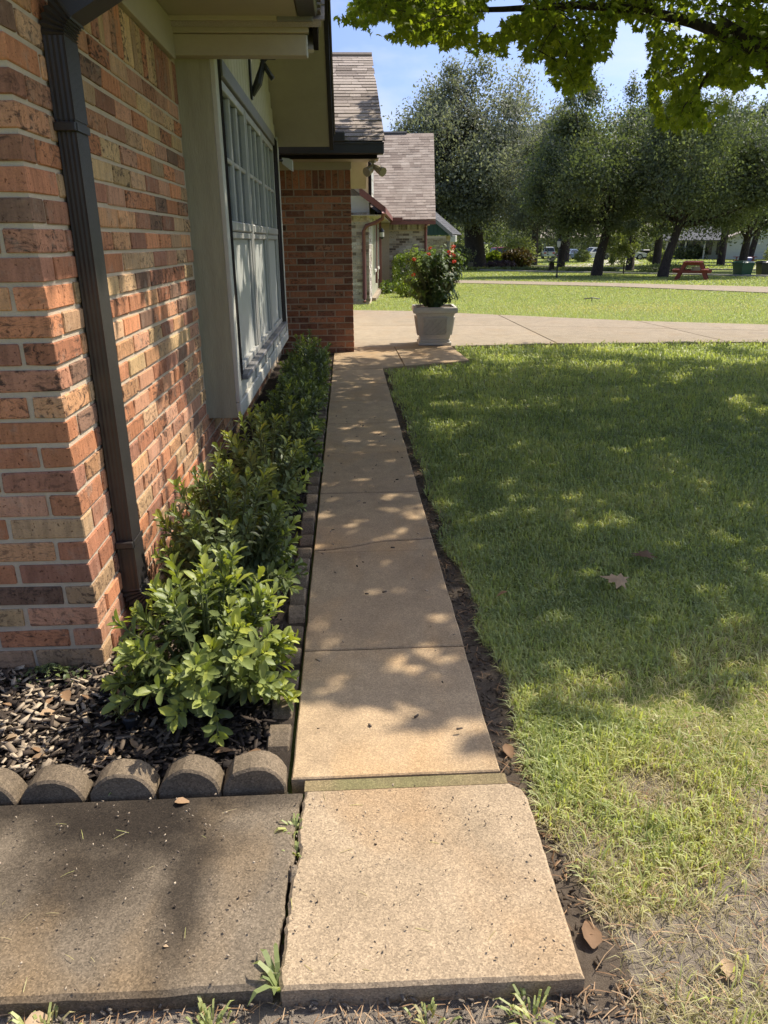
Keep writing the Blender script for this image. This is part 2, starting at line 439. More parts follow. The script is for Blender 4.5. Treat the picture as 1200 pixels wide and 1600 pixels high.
mat_hedge = M_leaf('hedge_leaves', [(0,(.05,.085,.02)), (.5,(.12,.17,.03)), (1,(.23,.27,.05))], .3, .45, .4)
mat_pot_leaf = M_leaf('flower_plant_leaves', [(0,(.040,.062,.022)), (.5,(.095,.14,.038)), (1,(.26,.33,.06))], .28, .55, .25)
mat_petal = M_leaf('red_petals', [(0,(.50,.035,.015)), (1,(.66,.11,.04))], .3, .5, .3, (1.3,1,1))
mat_dead = M_leaf('dead_leaves', [(0,(.13,.075,.04)), (.5,(.32,.19,.10)), (1,(.50,.36,.22))], .15, .7, .2, (1,1,1))
mat_purple = M_leaf('purple_leaves', [(0,(.06,.03,.05)), (1,(.13,.09,.09))], .2, .5, .4, (1,1,1))
mat_bronze = M_leaf('bronze_leaves', [(0,(.05,.04,.018)), (.6,(.12,.08,.03)), (1,(.12,.16,.04))], .25, .5, .4, (1.3,1.2,.6))
mat_bark = M_bark('bark', (.085,.065,.05), (.035,.027,.022))
mat_stem = M_plain('green_stem', (.13,.15,.05), (.09,.10,.04), .7)
mat_beige = M_plain('beige_paint', (.43,.365,.265), (.385,.325,.235), .6, 5, .35, 90, .12)
mat_cream = M_plain('cream_siding', (.54,.50,.385), (.48,.44,.33), .6, 5, .35, 90, .15, stretch=(1, 1, .15))
mat_panel = M_plain('olive_plywood', (.40,.365,.25), (.315,.287,.195), .75, 9, .25, 60, .6, stretch=(3, 3, .35))
mat_greytrim = M_plain('grey_trim', (.205,.195,.19), (.17,.16,.155), .5, 10, .4, 80, .15)
mat_darktrim = M_plain('dark_brown_trim', (.022,.018,.016), (.015,.012,.011), .9, 10, .05, 80, .1)
mat_whitetrim = M_plain('white_trim', (.56,.535,.455), (.48,.455,.385), .6, 8, .35, 70, .2)
mat_alu = M_plain('window_aluminium', (.44,.425,.385), (.37,.36,.325), .42, 12, .5, 90, .08)
mat_screen = M_plain('pale_window_pane', (.52,.525,.48), (.46,.465,.43), .4, 3, .3, 40, .02)
mat_glass = M_glass('glass')
mat_curtain = M_plain('curtain', (.66,.64,.57), (.44,.42,.38), .9, 7, .1, 30, .2, stretch=(12, 12, .3))
mat_black = M_plain('black_metal', (.02,.02,.021), (.014,.014,.015), .45, 10, .5)
mat_gutter = M_plain('dark_gutter', (.022,.019,.018), (.03,.026,.023), .35, 9, .5, 50, .05)
mat_spout = M_plain('bronze_downspout', (.042,.036,.033), (.03,.026,.024), .38, 14, .5, 90, .06)
mat_redgutter = M_plain('maroon_gutter', (.20,.075,.06), (.16,.06,.05), .5, 9, .4)
mat_greywhite = M_plain('pale_grey_paint', (.55,.55,.50), (.48,.48,.44), .6, 6, .35)
mat_yellow = M_plain('yellow_cream_wall', (.62,.49,.27), (.56,.44,.24), .65, 6, .3)
mat_sage = M_plain('sage_siding', (.38,.37,.27), (.32,.31,.22), .65, 6, .3, stretch=(1, 1, .2))
mat_greenboard = M_plain('green_siding', (.035,.075,.06), (.028,.058,.047), .65, 8, .3)
mat_shingle = M_shingle('shingle_grey_brown', [(.18,.145,.12), (.30,.25,.21), (.38,.32,.275), (.25,.205,.175)])
mat_shingle_pale = M_shingle('shingle_pale_taupe', [(.215,.165,.132), (.38,.31,.25), (.29,.23,.185), (.42,.35,.285)])
mat_shingle_dk = M_shingle('shingle_slate', [(.075,.075,.08), (.11,.11,.115), (.09,.09,.097)])
mat_pot = M_plain('stone_planter', (.62,.57,.49), (.50,.455,.39), .8, 6, .3, 120, .3)
mat_potsoil = mat_soil
mat_lampgold = M_plain('fixture_tan', (.40,.34,.22), (.34,.29,.19), .5)
mat_white = M_plain('white_plastic', (.66,.65,.60), (.60,.59,.55), .4)
mat_redwood = M_plain('red_stained_wood', (.26,.055,.038), (.19,.045,.035), .6, 6, .35, 60, .3, stretch=(1, 8, 8))
mat_bin_g = M_plain('green_bin', (.014,.075,.045), (.012,.06,.036), .4)
mat_bin_k = M_plain('black_bin', (.015,.016,.016), (.02,.02,.02), .4)
mat_blue = M_plain('blue_plastic', (.02,.05,.20), (.02,.04,.16), .4)
mat_tyre = M_plain('tyre_rubber', (.02,.02,.02), (.015,.015,.015), .8)
mat_rim = M_plain('wheel_rim', (.45,.45,.46), (.35,.35,.36), .3, metal=.6)
mat_carglass = M_plain('car_glass', (.02,.025,.03), (.015,.02,.022), .08, spec=.6)
mat_lens = M_plain('tail_lens', (.35,.02,.02), (.3,.02,.02), .2)
mat_hlens = M_plain('head_lens', (.6,.6,.6), (.5,.5,.5), .15)
mat_whsiding = M_plain('white_clapboard', (.60,.60,.54), (.54,.54,.48), .65, 4, .3)
mat_sand = M_plain('wood_post', (.26,.22,.15), (.2,.17,.12), .8)
def M_paint(n, c): return M_plain(n, c, tuple(x*.93 for x in c), .22, 3, .6, 20, .0)

# ------------------------------------------------------------------ the ground
def sheet(name, poly, z, mat, **k):
    mb = MB(); mb.add([(x, y, z) for x, y in poly], [tuple(range(len(poly)))]); return mb.build(name, mat, **k)

xs = np.concatenate([np.linspace(-220, -30, 12), np.linspace(-26, 60, 44), np.linspace(66, 320, 18)])
ys = np.concatenate([np.linspace(-40, -4, 8), np.linspace(-2, 14, 9), np.linspace(15.5, 110, 64), np.linspace(120, 520, 16)])
X, Y = np.meshgrid(xs, ys); Z = g(X, Y)-.055
mb = MB(); mb.v = [tuple(p) for p in np.stack([X.ravel(), Y.ravel(), Z.ravel()], 1)]
nx = len(xs)
mb.f = [(j*nx+i, j*nx+i+1, (j+1)*nx+i+1, (j+1)*nx+i) for j in range(len(ys)-1) for i in range(nx-1)]; mb.t = [.5]*len(mb.f)
mb.build('ground', mat_grassbase, kind='structure')

def draped(name, near, far, dz, mat, n=30, thick=.25, **k):
    """slab between two polylines that follows the terrain, with side faces"""
    def res(pl):
        pl = np.array(pl, float); s = np.concatenate([[0], np.cumsum(np.linalg.norm(np.diff(pl, axis=0), axis=1))]); t = np.linspace(0, s[-1], n)
        return np.stack([np.interp(t, s, pl[:, 0]), np.interp(t, s, pl[:, 1])], 1)
    a, b = res(near), res(far); mb = MB(); ring = []
    for i in range(n):
        za, zb = float(g(*a[i]))+dz, float(g(*b[i]))+dz
        ring.append([(a[i][0], a[i][1], za), (b[i][0], b[i][1], zb), (b[i][0], b[i][1], zb-thick), (a[i][0], a[i][1], za-thick)])
    mb.loft(ring); return mb.build(name, mat, **k)

_rj = random.Random(2)
_bs = [(2.1+.18*math.cos(k*1.9), .2+k*.09) for k in range(9)]+[(2.0-k*.10, 1.02+k*.065+_rj.uniform(-.09, .09)) for k in range(1, 14)]
sheet('bare_soil', [(-3, .2)]+_bs+[(.60, 2.0), (.55, 2.4), (.5, 8.7), (.36, 8.7), (.36, 1.2), (-3, 1.2)], -.05, mat_soil_dry, kind='structure')
sheet('trench_soil', [(.38, 1.0), (.56, 1.0), (.55, 1.6), (.50, 2.4), (.47, 5), (.455, 8.66), (.38, 8.66)], -.046, mat_soil, kind='structure')
sheet('mulch_bed', [(-6, 1.70), (-.2, 1.70), (-.2, 10.05), (-.95, 10.05), (-.95, 2.6), (-6, 2.6)], -.022, mat_mulchbed, kind='structure')

# walkway: every slab its own piece
walk = empty('walkway', (0, 0, 0), kind='structure')
yj = [1.672, 2.355, 3.257, 4.143, 5.02, 5.91, 6.79, 7.70, 8.62]
xl, xr = -.188, .397
crk = [(-.19, 3.292), (-.13, 3.297), (-.07, 3.31), (-.02, 3.325), (.04, 3.345), (.10, 3.375), (.16, 3.392), (.22, 3.395), (.28, 3.398), (.34, 3.402), (xr, 3.415)]
crk = [(x, y+random.uniform(-.004, .004)) for x, y in crk]
def wob(a, b, n, amp):
    return [(a[0]+(b[0]-a[0])*i/n+random.uniform(-amp, amp)*(0 < i < n), a[1]+(b[1]-a[1])*i/n+random.uniform(-amp, amp)*(0 < i < n)) for i in range(n)]
for i in range(len(yj)-1):
    y0, y1 = yj[i]+.003, yj[i+1]-.003
    dz = [0, .002, -.002, .001, 0, .002, 0, .001][i]
    if i == 2:
        lo = [(xl, y0), (xr, y0)]+[(x, y-.008) for x, y in crk[::-1]]
        hi = [(x, y+.008) for x, y in crk]+[(xr, y1), (xl, y1)]
        polys = [lo, hi]
    else:
        polys = [wob((xl, y0), (xr, y0), 8, .0012)+wob((xr, y0), (xr, y1), 8, .0025)+wob((xr, y1), (xl, y1), 8, .0012)+wob((xl, y1), (xl, y0), 8, .002)]
    for pl in polys:
        mb = MB(); mb.prism(pl, -.2, dz, .004); mb.build('slab', mat_conc_path, walk)
mb = MB(); mb.box((-.150, 1.628, -.2), (xr+.012, 1.670, -.006)); mb.build('mossy_joint', mat_moss, walk)
# end slab and the pad beside it, split by a wandering crack
ck = [(-0.1527, 1.624), (-0.1577, 1.57), (-0.1652, 1.52), (-0.1622, 1.46), (-0.158, 1.41), (-0.1629, 1.36), (-0.1725, 1.3), (-0.171, 1.25), (-0.1785, 1.2), (-0.1762, 1.15), (-0.1819, 1.1), (-0.1793, 1.062)]
def jag(pl, n=4, amp=.0032):
    o = []
    for a, b in zip(pl[:-1], pl[1:]): o += wob(a, b, n, amp)
    return o+[pl[-1]]
ckj = jag(ck)
gap = [.004, .006, .008, .006, .008, .006, .007, .005, .007, .009, .007, .012]
gp = np.interp(np.arange(len(ckj)), np.linspace(0, len(ckj)-1, len(gap)), gap)
right = [(x+gp[i], y) for i, (x, y) in enumerate(ckj)]
left = [(x-gp[i]*.5, y+.004) for i, (x, y) in enumerate(ckj)]
pl = right+wob((-.166, 1.058), (.446, 1.050), 30, .0013)+wob((.446, 1.05), (.449, 1.565), 24, .0011)+[(.449, 1.565), (.44, 1.60), (.412, 1.624)]
mb = MB(); mb.prism(pl, -.2, .002, .007); mb.build('end_slab', mat_conc_near, walk)
pl = [(-3.2, 1.628)]+[(-3.2, 1.072)]+wob((-2.2, 1.075), (-.19, 1.066), 40, .003)+left[::-1]
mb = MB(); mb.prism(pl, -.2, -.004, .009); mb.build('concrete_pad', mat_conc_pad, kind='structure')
mb = MB(); mb.tube([(-.166, 1.375, -.012), (-.160, 1.362, -.006), (-.158, 1.345, -.007), (-.164, 1.33, -.014)], [.008, .013, .012, .006], 7, .5)
mb.build('broken_chunk', mat_conc_pad, walk)

# porch slab and driveway panels
porch = empty('porch_slab', (0, 0, 0), kind='structure')
for pl in ([(-.19, 8.626), (.397, 8.626), (.40, 8.69), (.66, 8.80), (.645, 10.52), (-.9, 10.52), (-.9, 10.06), (-.19, 10.06)],
           [(.668, 8.805), (1.50, 9.15), (1.445, 10.52), (.653, 10.52)]):
    mb = MB(); mb.prism(pl, -.2, 0.003, .005); mb.build('slab', mat_conc_path, porch)
drive = empty('driveway', (0, 0, 0), kind='structure')
near = [(-.9, 10.53), (.3, 10.53), (1.45, 10.53), (3.0, 10.62), (5.45, 10.5), (7.2, 10.3), (9.5, 10.0)]
mid = [(-.9, 13.6), (.15, 13.4), (1.4, 13.25), (3.0, 12.95), (5.35, 12.2), (7.2, 11.65), (9.5, 11.0)]
far = [(-.9, 16.6), (.15, 16.5), (1.4, 16.1), (3.0, 15.0), (5.25, 13.5), (7.2, 12.6), (9.5, 12.0)]
def sub(pl, a, b, s):
    pl = np.array(pl[a:b+1]); pl[0, 0] += s; pl[-1, 0] -= s; return pl
for a, b in ((0, 3), (3, 4), (4, 6)):
    for n_, (p, q) in enumerate(((near, mid), (mid, far))):
        P_, Q_ = sub(p, a, b, .008), sub(q, a, b, .008)
        if n_ == 0: Q_[:, 1] -= .012
        pl = [tuple(x) for x in P_]+[tuple(x) for x in Q_[::-1]]
        mb = MB(); mb.prism(pl, -.25, 0.0, .006); mb.build('slab', mat_conc_drive, drive)
draped('neighbour_driveway', [(1.8, 33.6), (4.93, 33.0), (9.7, 28.2), (12.6, 22.6), (15.5, 17)], [(2, 37.5), (5.4, 36.4), (10.7, 31.2), (14.7, 26.1), (18, 21)], -.02, mat_conc_drive, kind='structure')
near_k = [(36, 12), (27, 26), (20.6, 36.5), (16.9, 43.7), (12.6, 51.5), (9, 60), (3, 74), (-6, 92)]
far_k = [(46, 20), (36, 35), (28, 46), (22.5, 54), (20, 63), (17, 73), (12, 87), (3, 104)]
draped('street', near_k, far_k, -.09, mat_road, 60, kind='structure')
def shift(pl, d):
    pl = np.array(pl, float); t = np.gradient(pl, axis=0); t /= np.linalg.norm(t, axis=1, keepdims=True)
    return pl+np.stack([-t[:, 1], t[:, 0]], 1)*d
draped('kerb', shift(near_k, .35), shift(near_k, .05), .045, mat_road, 60, kind='structure')
draped('kerb', shift(far_k, -.05), shift(far_k, -.35), .045, mat_road, 60, kind='structure')
draped('far_driveway', [(20.5, 66), (27, 74), (33, 84), (38, 100)], [(19.2, 72), (25, 82), (30, 92), (34, 106)], -.01, mat_road, 24, kind='structure')
draped('far_driveway', [(29, 47), (37, 60), (46, 80)], [(26.5, 50.5), (33.5, 63), (42, 84)], -.01, mat_road, 24, kind='structure')

# ------------------------------------------------------------------ our house
house = empty('brick_house', (-3, 6, 0), label='brown and red brick house with cream bay window and dark gutters beside the walk', cat='house')
house['category'] = 'house'
bpy.context.view_layer.update()
HL = Matrix.Translation((3, -6, 0))            # children are modelled in world coordinates
def hp(o, parent=None):
    o.parent = parent or house
    if parent is None: o.matrix_local = HL
    return o

CO, BLn, JT, DP = .0813, .250, .0150, .095       # course, brick module, joint, brick depth
XW, YF, Z0 = -.889, 2.312, -.013
bricks = []                                       # (kind, lo, hi)
def tonepick(): return random.random()
brick_lo_hi = []
for c in range(26):
    z0 = Z0+c*CO+JT/2+random.gauss(0, .0008); z1 = Z0+(c+1)*CO-JT/2+random.gauss(0, .0008)
    odd = c % 2
    # corner brick: stretcher on the front face for even courses, on the side face for odd ones
    if not odd: lo, hi = (XW-BLn+JT, YF, z0), (XW, YF+DP, z1); fx = XW-BLn; sy = YF+DP+JT
    else: lo, hi = (XW-DP, YF, z0), (XW, YF+BLn-JT, z1); fx = XW-DP-JT; sy = YF+BLn
    brick_lo_hi.append((lo, hi, 'c'))
    x = fx
    while x > -2.2:
        dx_ = random.uniform(-.004, .004)
        brick_lo_hi.append(((x-BLn+JT+dx_, YF+random.gauss(0, .0012), z0), (x+dx_, YF+DP, z1), 'f')); x -= BLn
    y = sy
    while y < 8.55:
        y1 = y+BLn-JT; top = 4.585 if z0 > .34 else 8.55
        if y > top-.03: break
        y1 = min(y1, top)
        brick_lo_hi.append(((XW-DP, y, z0), (XW+random.gauss(0, .0012), y1, z1), 's')); y += BLn
zs0 = Z0+26*CO; y = YF; k = 0
while y < 4.53:
    brick_lo_hi.append(((XW-DP, y+.005, zs0+.005), (XW+random.gauss(0, .001), y+.0813-.005, zs0+.198), 'o')); y += .0813
x = XW-.05
def bscore(lo, hi):
    c = (np.array(lo)+np.array(hi))/2; px, py, d = proj(c[None])
    vis = (-60 < px[0] < 1260) and (-60 < py[0] < 1660)
    return (d[0] if vis else 99)
wall = MB()
# mortar body behind the brick faces (two legs of the corner and the return behind the bay)
wall.box((-5.5, YF+.007, -.3), (XW-.007, YF+.25, 2.62)); wall.box((XW-.25, YF+.25, -.3), (XW-.007, 10.06, 2.62))
front_wall = hp(wall.build('brick_wall', mat_mortar))
order = sorted(range(len(brick_lo_hi)), key=lambda i: bscore(*brick_lo_hi[i][:2]))
NIND = 215
rest = MB()
for r, i in enumerate(order):
    lo, hi, kd = brick_lo_hi[i]; t = random.random()
    if kd == 'o' and random.random() < .55: t = random.choice([.06, .22, .48, .55])+random.uniform(0, .02)
    if bscore(lo, hi) > 90 and lo[0] < -1.75: 
        pass
    if r < NIND:
        b = MB(); ctr = (np.array(lo)+np.array(hi))/2
        b.cbox(np.array(lo)-ctr, np.array(hi)-ctr, .0035, t, .0011)
        o = hp(b.build('brick', mat_brick), front_wall); o.location = ctr
    else: rest.cbox(lo, hi, .0035, t, .0009)
hp(rest.build('bricks', mat_brick), front_wall)['kind'] = 'stuff'
# footing under the bricks
mb = MB(); mb.cbox((-5, YF-.006, -.25), (XW+.004, YF+.2, Z0-.003), .006); hp(mb.build('footing', mat_conc_edge))
mb = MB(); mb.cbox((XW-.2, YF+.2, -.25), (XW+.004, 10.0, Z0-.003), .006); hp(mb.build('footing', mat_conc_edge))

# frieze board above the soldier course, main eave and its soffit
mb = MB(); mb.cbox((XW-.02, YF-.3, 2.302), (XW+.024, 4.49, 2.48), .003); hp(mb.build('frieze_board', mat_beige))
mb = MB(); mb.cbox((-5, YF-.02, 2.302), (XW-.03, YF+.02, 2.48), .003); hp(mb.build('frieze_board', mat_beige))
mb = MB(); mb.box((-6, 1.75, 2.482), (-.22, 4.44, 2.500)); hp(mb.build('soffit', mat_beige))
mb = MB(); mb.cbox((-.22, 1.7, 2.478), (-.115, 4.42, 2.60), .01); hp(mb.build('gutter', mat_gutter))
mb = MB(); mb.box((-6, 1.70, 2.61), (-.16, 4.3, 2.64), M=None)
v = [(-.14, 1.7, 2.585), (-.14, 4.43, 2.585), (-6, 4.43, 5.4), (-6, 1.7, 5.4), (-.14, 1.7, 2.625), (-.14, 4.43, 2.625), (-6, 4.43, 5.44), (-6, 1.7, 5.44)]
mb = MB(); mb.add(v, [(0,3,2,1),(4,5,6,7),(0,1,5,4),(1,2,6,5),(2,3,7,6),(3,0,4,7)]); hp(mb.build('roof_deck', mat_shingle))

# bay: boxed-out window wall
XB, YB0, YB1 = -.683, 4.60, 8.64
mb = MB(); mb.cbox((XB-.3, YB0, .36), (XB-.028, YB0+.03, 2.42), .003); bay_panel = hp(mb.build('plywood_panel', mat_panel))
mb = MB(); mb.box((XB-.3, YB0+.035, .365), (XB-.03, YB1, .40)); hp(mb.build('bay_floor', mat_panel))
mb = MB(); mb.box((XB-.3, YB1-.03, .36), (XB-.03, YB1, 2.6)); hp(mb.build('bay_end_panel', mat_cream))
bw = MB(); bw.box((XB-.045, YB0+.036, .402), (XB-.03, 4.86, 2.3)); bw.box((XB-.045, 8.12, .402), (XB-.03, YB1-.034, 2.3)); bw.box((XB-.045, 4.86, .402), (XB-.03, 8.12, .58))
bw.add([(XB-.03, 4.62, 2.3), (XB-.03, 8.60, 2.3), (XB-.03, 6.54, 4.0), (XB-.05, 4.62, 2.3), (XB-.05, 8.60, 2.3), (XB-.05, 6.54, 4.0)], [(0,1,2),(3,5,4),(0,3,4,1),(1,4,5,2),(2,5,3,0)])
bay = hp(bw.build('bay_wall', mat_cream))
# gable boards above the window, one by one
y = 4.66
while y < 8.6:
    y1 = y+.145; ym = (y+y1)/2
    zt = min(4.0, 2.36+.83*(min(ym-4.55, 8.54-ym)+.0))
    if zt > 2.42:
        b = MB(); b.cbox((XB-.029, y+.004, 2.386), (XB-.012, y1-.004, max(2.40, zt)), .003); hp(b.build('siding_board', mat_cream), bay)
    y = y1
# boards and batten under the sill
mb = MB(); mb.cbox((XB-.029, YB0+.11, .46), (XB-.012, YB1-.11, .565), .003); hp(mb.build('apron_board', mat_whitetrim), bay)
mb = MB(); mb.cbox((XB-.029, YB0, .36), (XB+.004, YB1, .455), .006); hp(mb.build('bottom_rail', mat_whitetrim), bay)
for yy in (5.55, 6.25, 6.95, 7.65):
    mb = MB(); mb.cbox((XB-.011, yy, .457), (XB+.002, yy+.05, .563), .003); hp(mb.build('batten', mat_whitetrim), bay)
# trims
mb = MB(); mb.cbox((XB-.028, YB0, .458), (XB+.001, YB0+.10, 2.43), .004); hp(mb.build('corner_trim', mat_whitetrim), bay)
mb = MB(); mb.cbox((XB-.028, YB1-.10, .458), (XB+.001, YB1, 2.45), .004); hp(mb.build('corner_trim', mat_whitetrim), bay)
mb = MB(); mb.cbox((XB-.028, YB0+.103, .566), (XB-.004, 4.852, 2.384), .003); hp(mb.build('jamb_trim', mat_darktrim), bay)
mb = MB(); mb.cbox((XB-.028, 8.121, .566), (XB-.004, YB1-.103, 2.384), .003); hp(mb.build('jamb_trim', mat_darktrim), bay)
mb = MB(); mb.cbox((XB-.028, 4.855, 2.295), (XB+.006, 8.119, 2.384), .004); hp(mb.build('head_trim', mat_greytrim), bay)
mb = MB(); mb.cbox((XB-.06, 4.80, .566), (XB+.035, 8.18, .598), .006); hp(mb.build('sill', mat_greytrim), bay)
# three windows: divided upper sash, plain lower sash
win_y = [(4.856, 5.935), (5.975, 7.030), (7.070, 8.118)]
for (a, b) in win_y:
    fr = MB(); xo, xi = XB-.012, XB-.062
    fr.cbox((xi, a, .60), (xo, a+.045, 2.293), .004); fr.cbox((xi, b-.045, .60), (xo, b, 2.293), .004)
    fr.cbox((xi, a+.045, .60), (xo-.002, b-.045, .645), .004); fr.cbox((xi, a+.045, 2.24), (xo-.002, b-.045, 2.291), .004)
    wn = hp(fr.build('window', mat_alu))
    mb = MB(); mb.cbox((XB-.05, a+.046, 1.465), (XB-.002, b-.046, 1.525), .008); hp(mb.build('meeting_rail', mat_alu), wn)
    mb = MB(); mb.cbox((XB-.044, a+.046, 1.42), (XB-.012, b-.046, 1.462), .006); hp(mb.build('sash_rail', mat_alu), wn)
    w3 = (b-a-.09)/3
    for q in (1, 2):
        mb = MB(); mb.cbox((XB-.052, a+.045+q*w3-.016, 1.526), (XB-.020, a+.045+q*w3+.016, 2.239), .007); hp(mb.build('muntin', mat_alu), wn)
    for q in range(3):
        mb = MB(); mb.cbox((XB-.050, a+.045+q*w3+.018, 1.86), (XB-.022, a+.045+(q+1)*w3-.018, 1.888), .006); hp(mb.build('muntin', mat_alu), wn)
    mb = MB(); mb.box((XB-.046, a+.046, 1.526), (XB-.043, b-.046, 2.239)); hp(mb.build('pane', mat_glass), wn)
    mb = MB(); mb.box((XB-.046, a+.046, .646), (XB-.040, b-.046, 1.419)); hp(mb.build('screen', mat_screen), wn)
    mb = MB(); mb.cbox((XB-.041, b-.09, .648), (XB-.022, b-.05, 1.418), .004); hp(mb.build('sash_stile', mat_alu), wn)
    cu = MB(); n = 46
    ring = []
    for i in range(n+1):
        yy = a+.05+(b-a-.1)*i/n; xx = XB-.115+.022*math.sin(i*1.15)+.008*math.sin(i*.37)
        ring.append((xx, yy))
    cu.add([(x_, y_, 1.0) for x_, y_ in ring]+[(x_, y_, 2.26) for x_, y_ in ring], [(i, i+1, i+n+2, i+n+1) for i in range(n)])
    hp(cu.build('curtain', mat_curtain, smooth=True), wn)
mb = MB(); mb.box((XB-.24, YB0+.04, .41), (XB-.20, YB1-.04, 2.58)); hp(mb.build('bay_backing', mat_darktrim))

# gable over the bay
def slope_box(name, y0, z0, y1, z1, x0, x1, t, mat, parent=None, tone=.5):
    """sloping slab in the y-z plane; the given line is its underside"""
    d = Vector((0, y1-y0, z1-z0)).normalized(); n_ = Vector((0, -d.z, d.y))
    if n_.z < 0: n_ = -n_
    p = [Vector((0, y0, z0)), Vector((0, y1, z1))]
    v = []
    for xx in (x0, x1):
        for q in (p[0], p[1], p[1]+n_*t, p[0]+n_*t): v.append((xx, q.y, q.z))
    mb = MB(); mb.add(v, [(0,1,2,3)[::-1], (4,5,6,7), (0,4,5,1)[::-1] if False else (0,1,5,4), (1,2,6,5), (2,3,7,6), (3,0,4,7)], tone)
    me = mb.mesh(name); bm = bmesh.new(); bm.from_mesh(me); bmesh.ops.recalc_face_normals(bm, faces=bm.faces); bm.to_mesh(me); bm.free()
    return hp(link(name, me, mat), parent)

def shingles(name, o, u, v, W, Lh, e, tabw, mat, parent, seed=0, hpf=hp):
    """overlapping tabs over a slope: o eave corner, u along eave, v up the slope (unit vectors)"""
    rs = random.Random(seed); o, u, v = Vector(o), Vector(u).normalized(), Vector(v).normalized(); n_ = u.cross(v).normalized()
    if n_.z < 0: n_ = -n_
    mb = MB(); rows = int(Lh/e)
    for r in range(rows):
        x = -rs.random()*tabw
        while x < W:
            wd = tabw*rs.choice((.5, .75, 1, 1, 1.25)); x0, x1 = max(0, x), min(W, x+wd-.004)
            if x1-x0 > .02:
                up = rs.uniform(.006, .013); dn = rs.uniform(-.004, .004)
                b0 = o+v*(r*e+dn); b1 = o+v*((r+1)*e+.02)
                p = [b0+u*x0, b0+u*x1, b1+u*x1, b1+u*x0]
                q = [p[0]+n_*up, p[1]+n_*up, p[2]+n_*.001, p[3]+n_*.001]
                mb.add(p+q, [(4,5,6,7), (0,1,5,4), (1,2,6,5), (3,0,4,7)], rs.random())
            x += wd
    return hpf(mb.build(name, mat, kind='stuff'), parent)

ye0, ye1, zr = 4.50, 8.66, 4.08; ym = (ye0+ye1)/2; zE = 2.338
sl = (zr-zE)/(ym-ye0); cs = 1/math.hypot(1, sl)
slope_box('rake_soffit', ye0+.02, zE, ym, zr, -3.5, -.145, .02, mat_beige)
slope_box('rake_soffit', ye1-.02, zE, ym, zr, -3.5, -.145, .02, mat_beige)
d0 = slope_box('roof_deck', ye0-.04, zE+.105, ym, zr+.115, -4.5, -.10, .03, mat_shingle)
d1 = slope_box('roof_deck', ye1+.04, zE+.105, ym, zr+.115, -4.5, -.10, .03, mat_shingle)
hyp = math.hypot(ym-ye0+.04, zr-zE+.01)
shingles('shingles', (-2.2, ye0-.06, zE+.128), (1, 0, 0), (0, 1, sl), 2.12, hyp, .145, .3, mat_shingle, d0, 3)
shingles('shingles', (-2.2, ye1+.06, zE+.128), (1, 0, 0), (0, -1, sl), 2.12, hyp, .145, .3, mat_shingle, d1, 4)
slope_box('rake_fascia', ye0+.05, zE+.02, ym+.0, zr+.0, -.144, -.118, .13, mat_darktrim)
slope_box('rake_fascia', ye1-.0, zE-.03, ym+.0, zr-.0, -.144, -.105, .15, mat_gutter)
slope_box('drip_edge', ye1+.0, zE+.10, ym+.0, zr+.12, -.104, -.092, .05, mat_black)
# boxed eave return that faces the walk
mb = MB(); mb.cbox((-.93, ye0, zE-.015), (-.182, ye0+.022, zE+.083), .003); hp(mb.build('eave_fascia', mat_beige))
mb = MB(); mb.cbox((-.93, ye0-.020, zE+.085), (-.165, ye0+.03, zE+.122), .003); hp(mb.build('eave_fascia', mat_beige))
mb = MB(); mb.cbox((-.93, ye0-.085, zE+.124), (-.325, ye0-.060, zE+.178), .002); mb.cbox((-.93, ye0-.085, zE+.181), (-.325, ye0-.060, zE+.6), .002); hp(mb.build('eave_fascia', mat_beige))
mb = MB(); mb.box((-.93, ye0+.023, zE-.012), (-.182, YB0-.002, zE)); hp(mb.build('eave_soffit', mat_beige))
mb = MB(); mb.cbox((-.181, ye0+.004, zE-.022), (-.174, ye0+.03, zE+.080), .001); hp(mb.build('end_flashing', mat_white))
mb = MB(); mb.cbox((-.323, ye0-.075, zE+.124), (-.140, ye0-.045, zE+.160), .003); hp(mb.build('drip_board', mat_greytrim))
mb = MB()
for q in range(3): mb.cbox((-.322, ye0-.10+q*.05, zE+.163+q*.038), (-.098, ye0+.06+q*.05, zE+.174+q*.038), .002, random.random())
hp(mb.build('eave_shingles', mat_shingle), d0)['kind'] = 'stuff'

# black bracket on the gable
br = MB(); by = 6.40
br.cbox((XB-.010, by-.03, 2.42), (XB+.004, by+.03, 2.69), .003)
br.tube([(XB+.0, by, 2.45), (XB+.05, by, 2.53), (XB+.085, by, 2.63), (XB+.10, by, 2.68)], [.02, .032, .024, .02], 8)
br.tube([(XB+.09, by, 2.67), (XB+.12, by, 2.715), (XB+.19, by, 2.715), (XB+.205, by, 2.70)], [.018, .034, .034, .018], 8)
br.tube([(XB+.10, by, 2.655), (XB+.165, by, 2.555)], [.018, .018], 6)
br.build('wall_bracket', mat_black, label='small black metal bracket on the cream boards above the bay window', cat='bracket')
# security floodlight at the far corner of the bay
fl = empty('floodlight', (XB+.03, 8.70, 2.18), label='white security floodlight head at the far corner of the bay window', cat='floodlight')
mb = MB(); mb.loft([[(x*s_+dx_, y_*s_, z*s_+dz_) for x, y_, z in ((0,-.05,-.05),(0,.05,-.05),(0,.05,.05),(0,-.05,.05))] for s_, dx_, dz_ in ((.55, .0, .03), (1.0, .07, .0), (1.05, .11, -.02))]); mb.build('head', mat_white, fl)
mb = MB(); mb.tube([(-.03, -.04, .03), (.005, -.02, .03)], .012, 8); mb.build('arm', mat_black, fl)

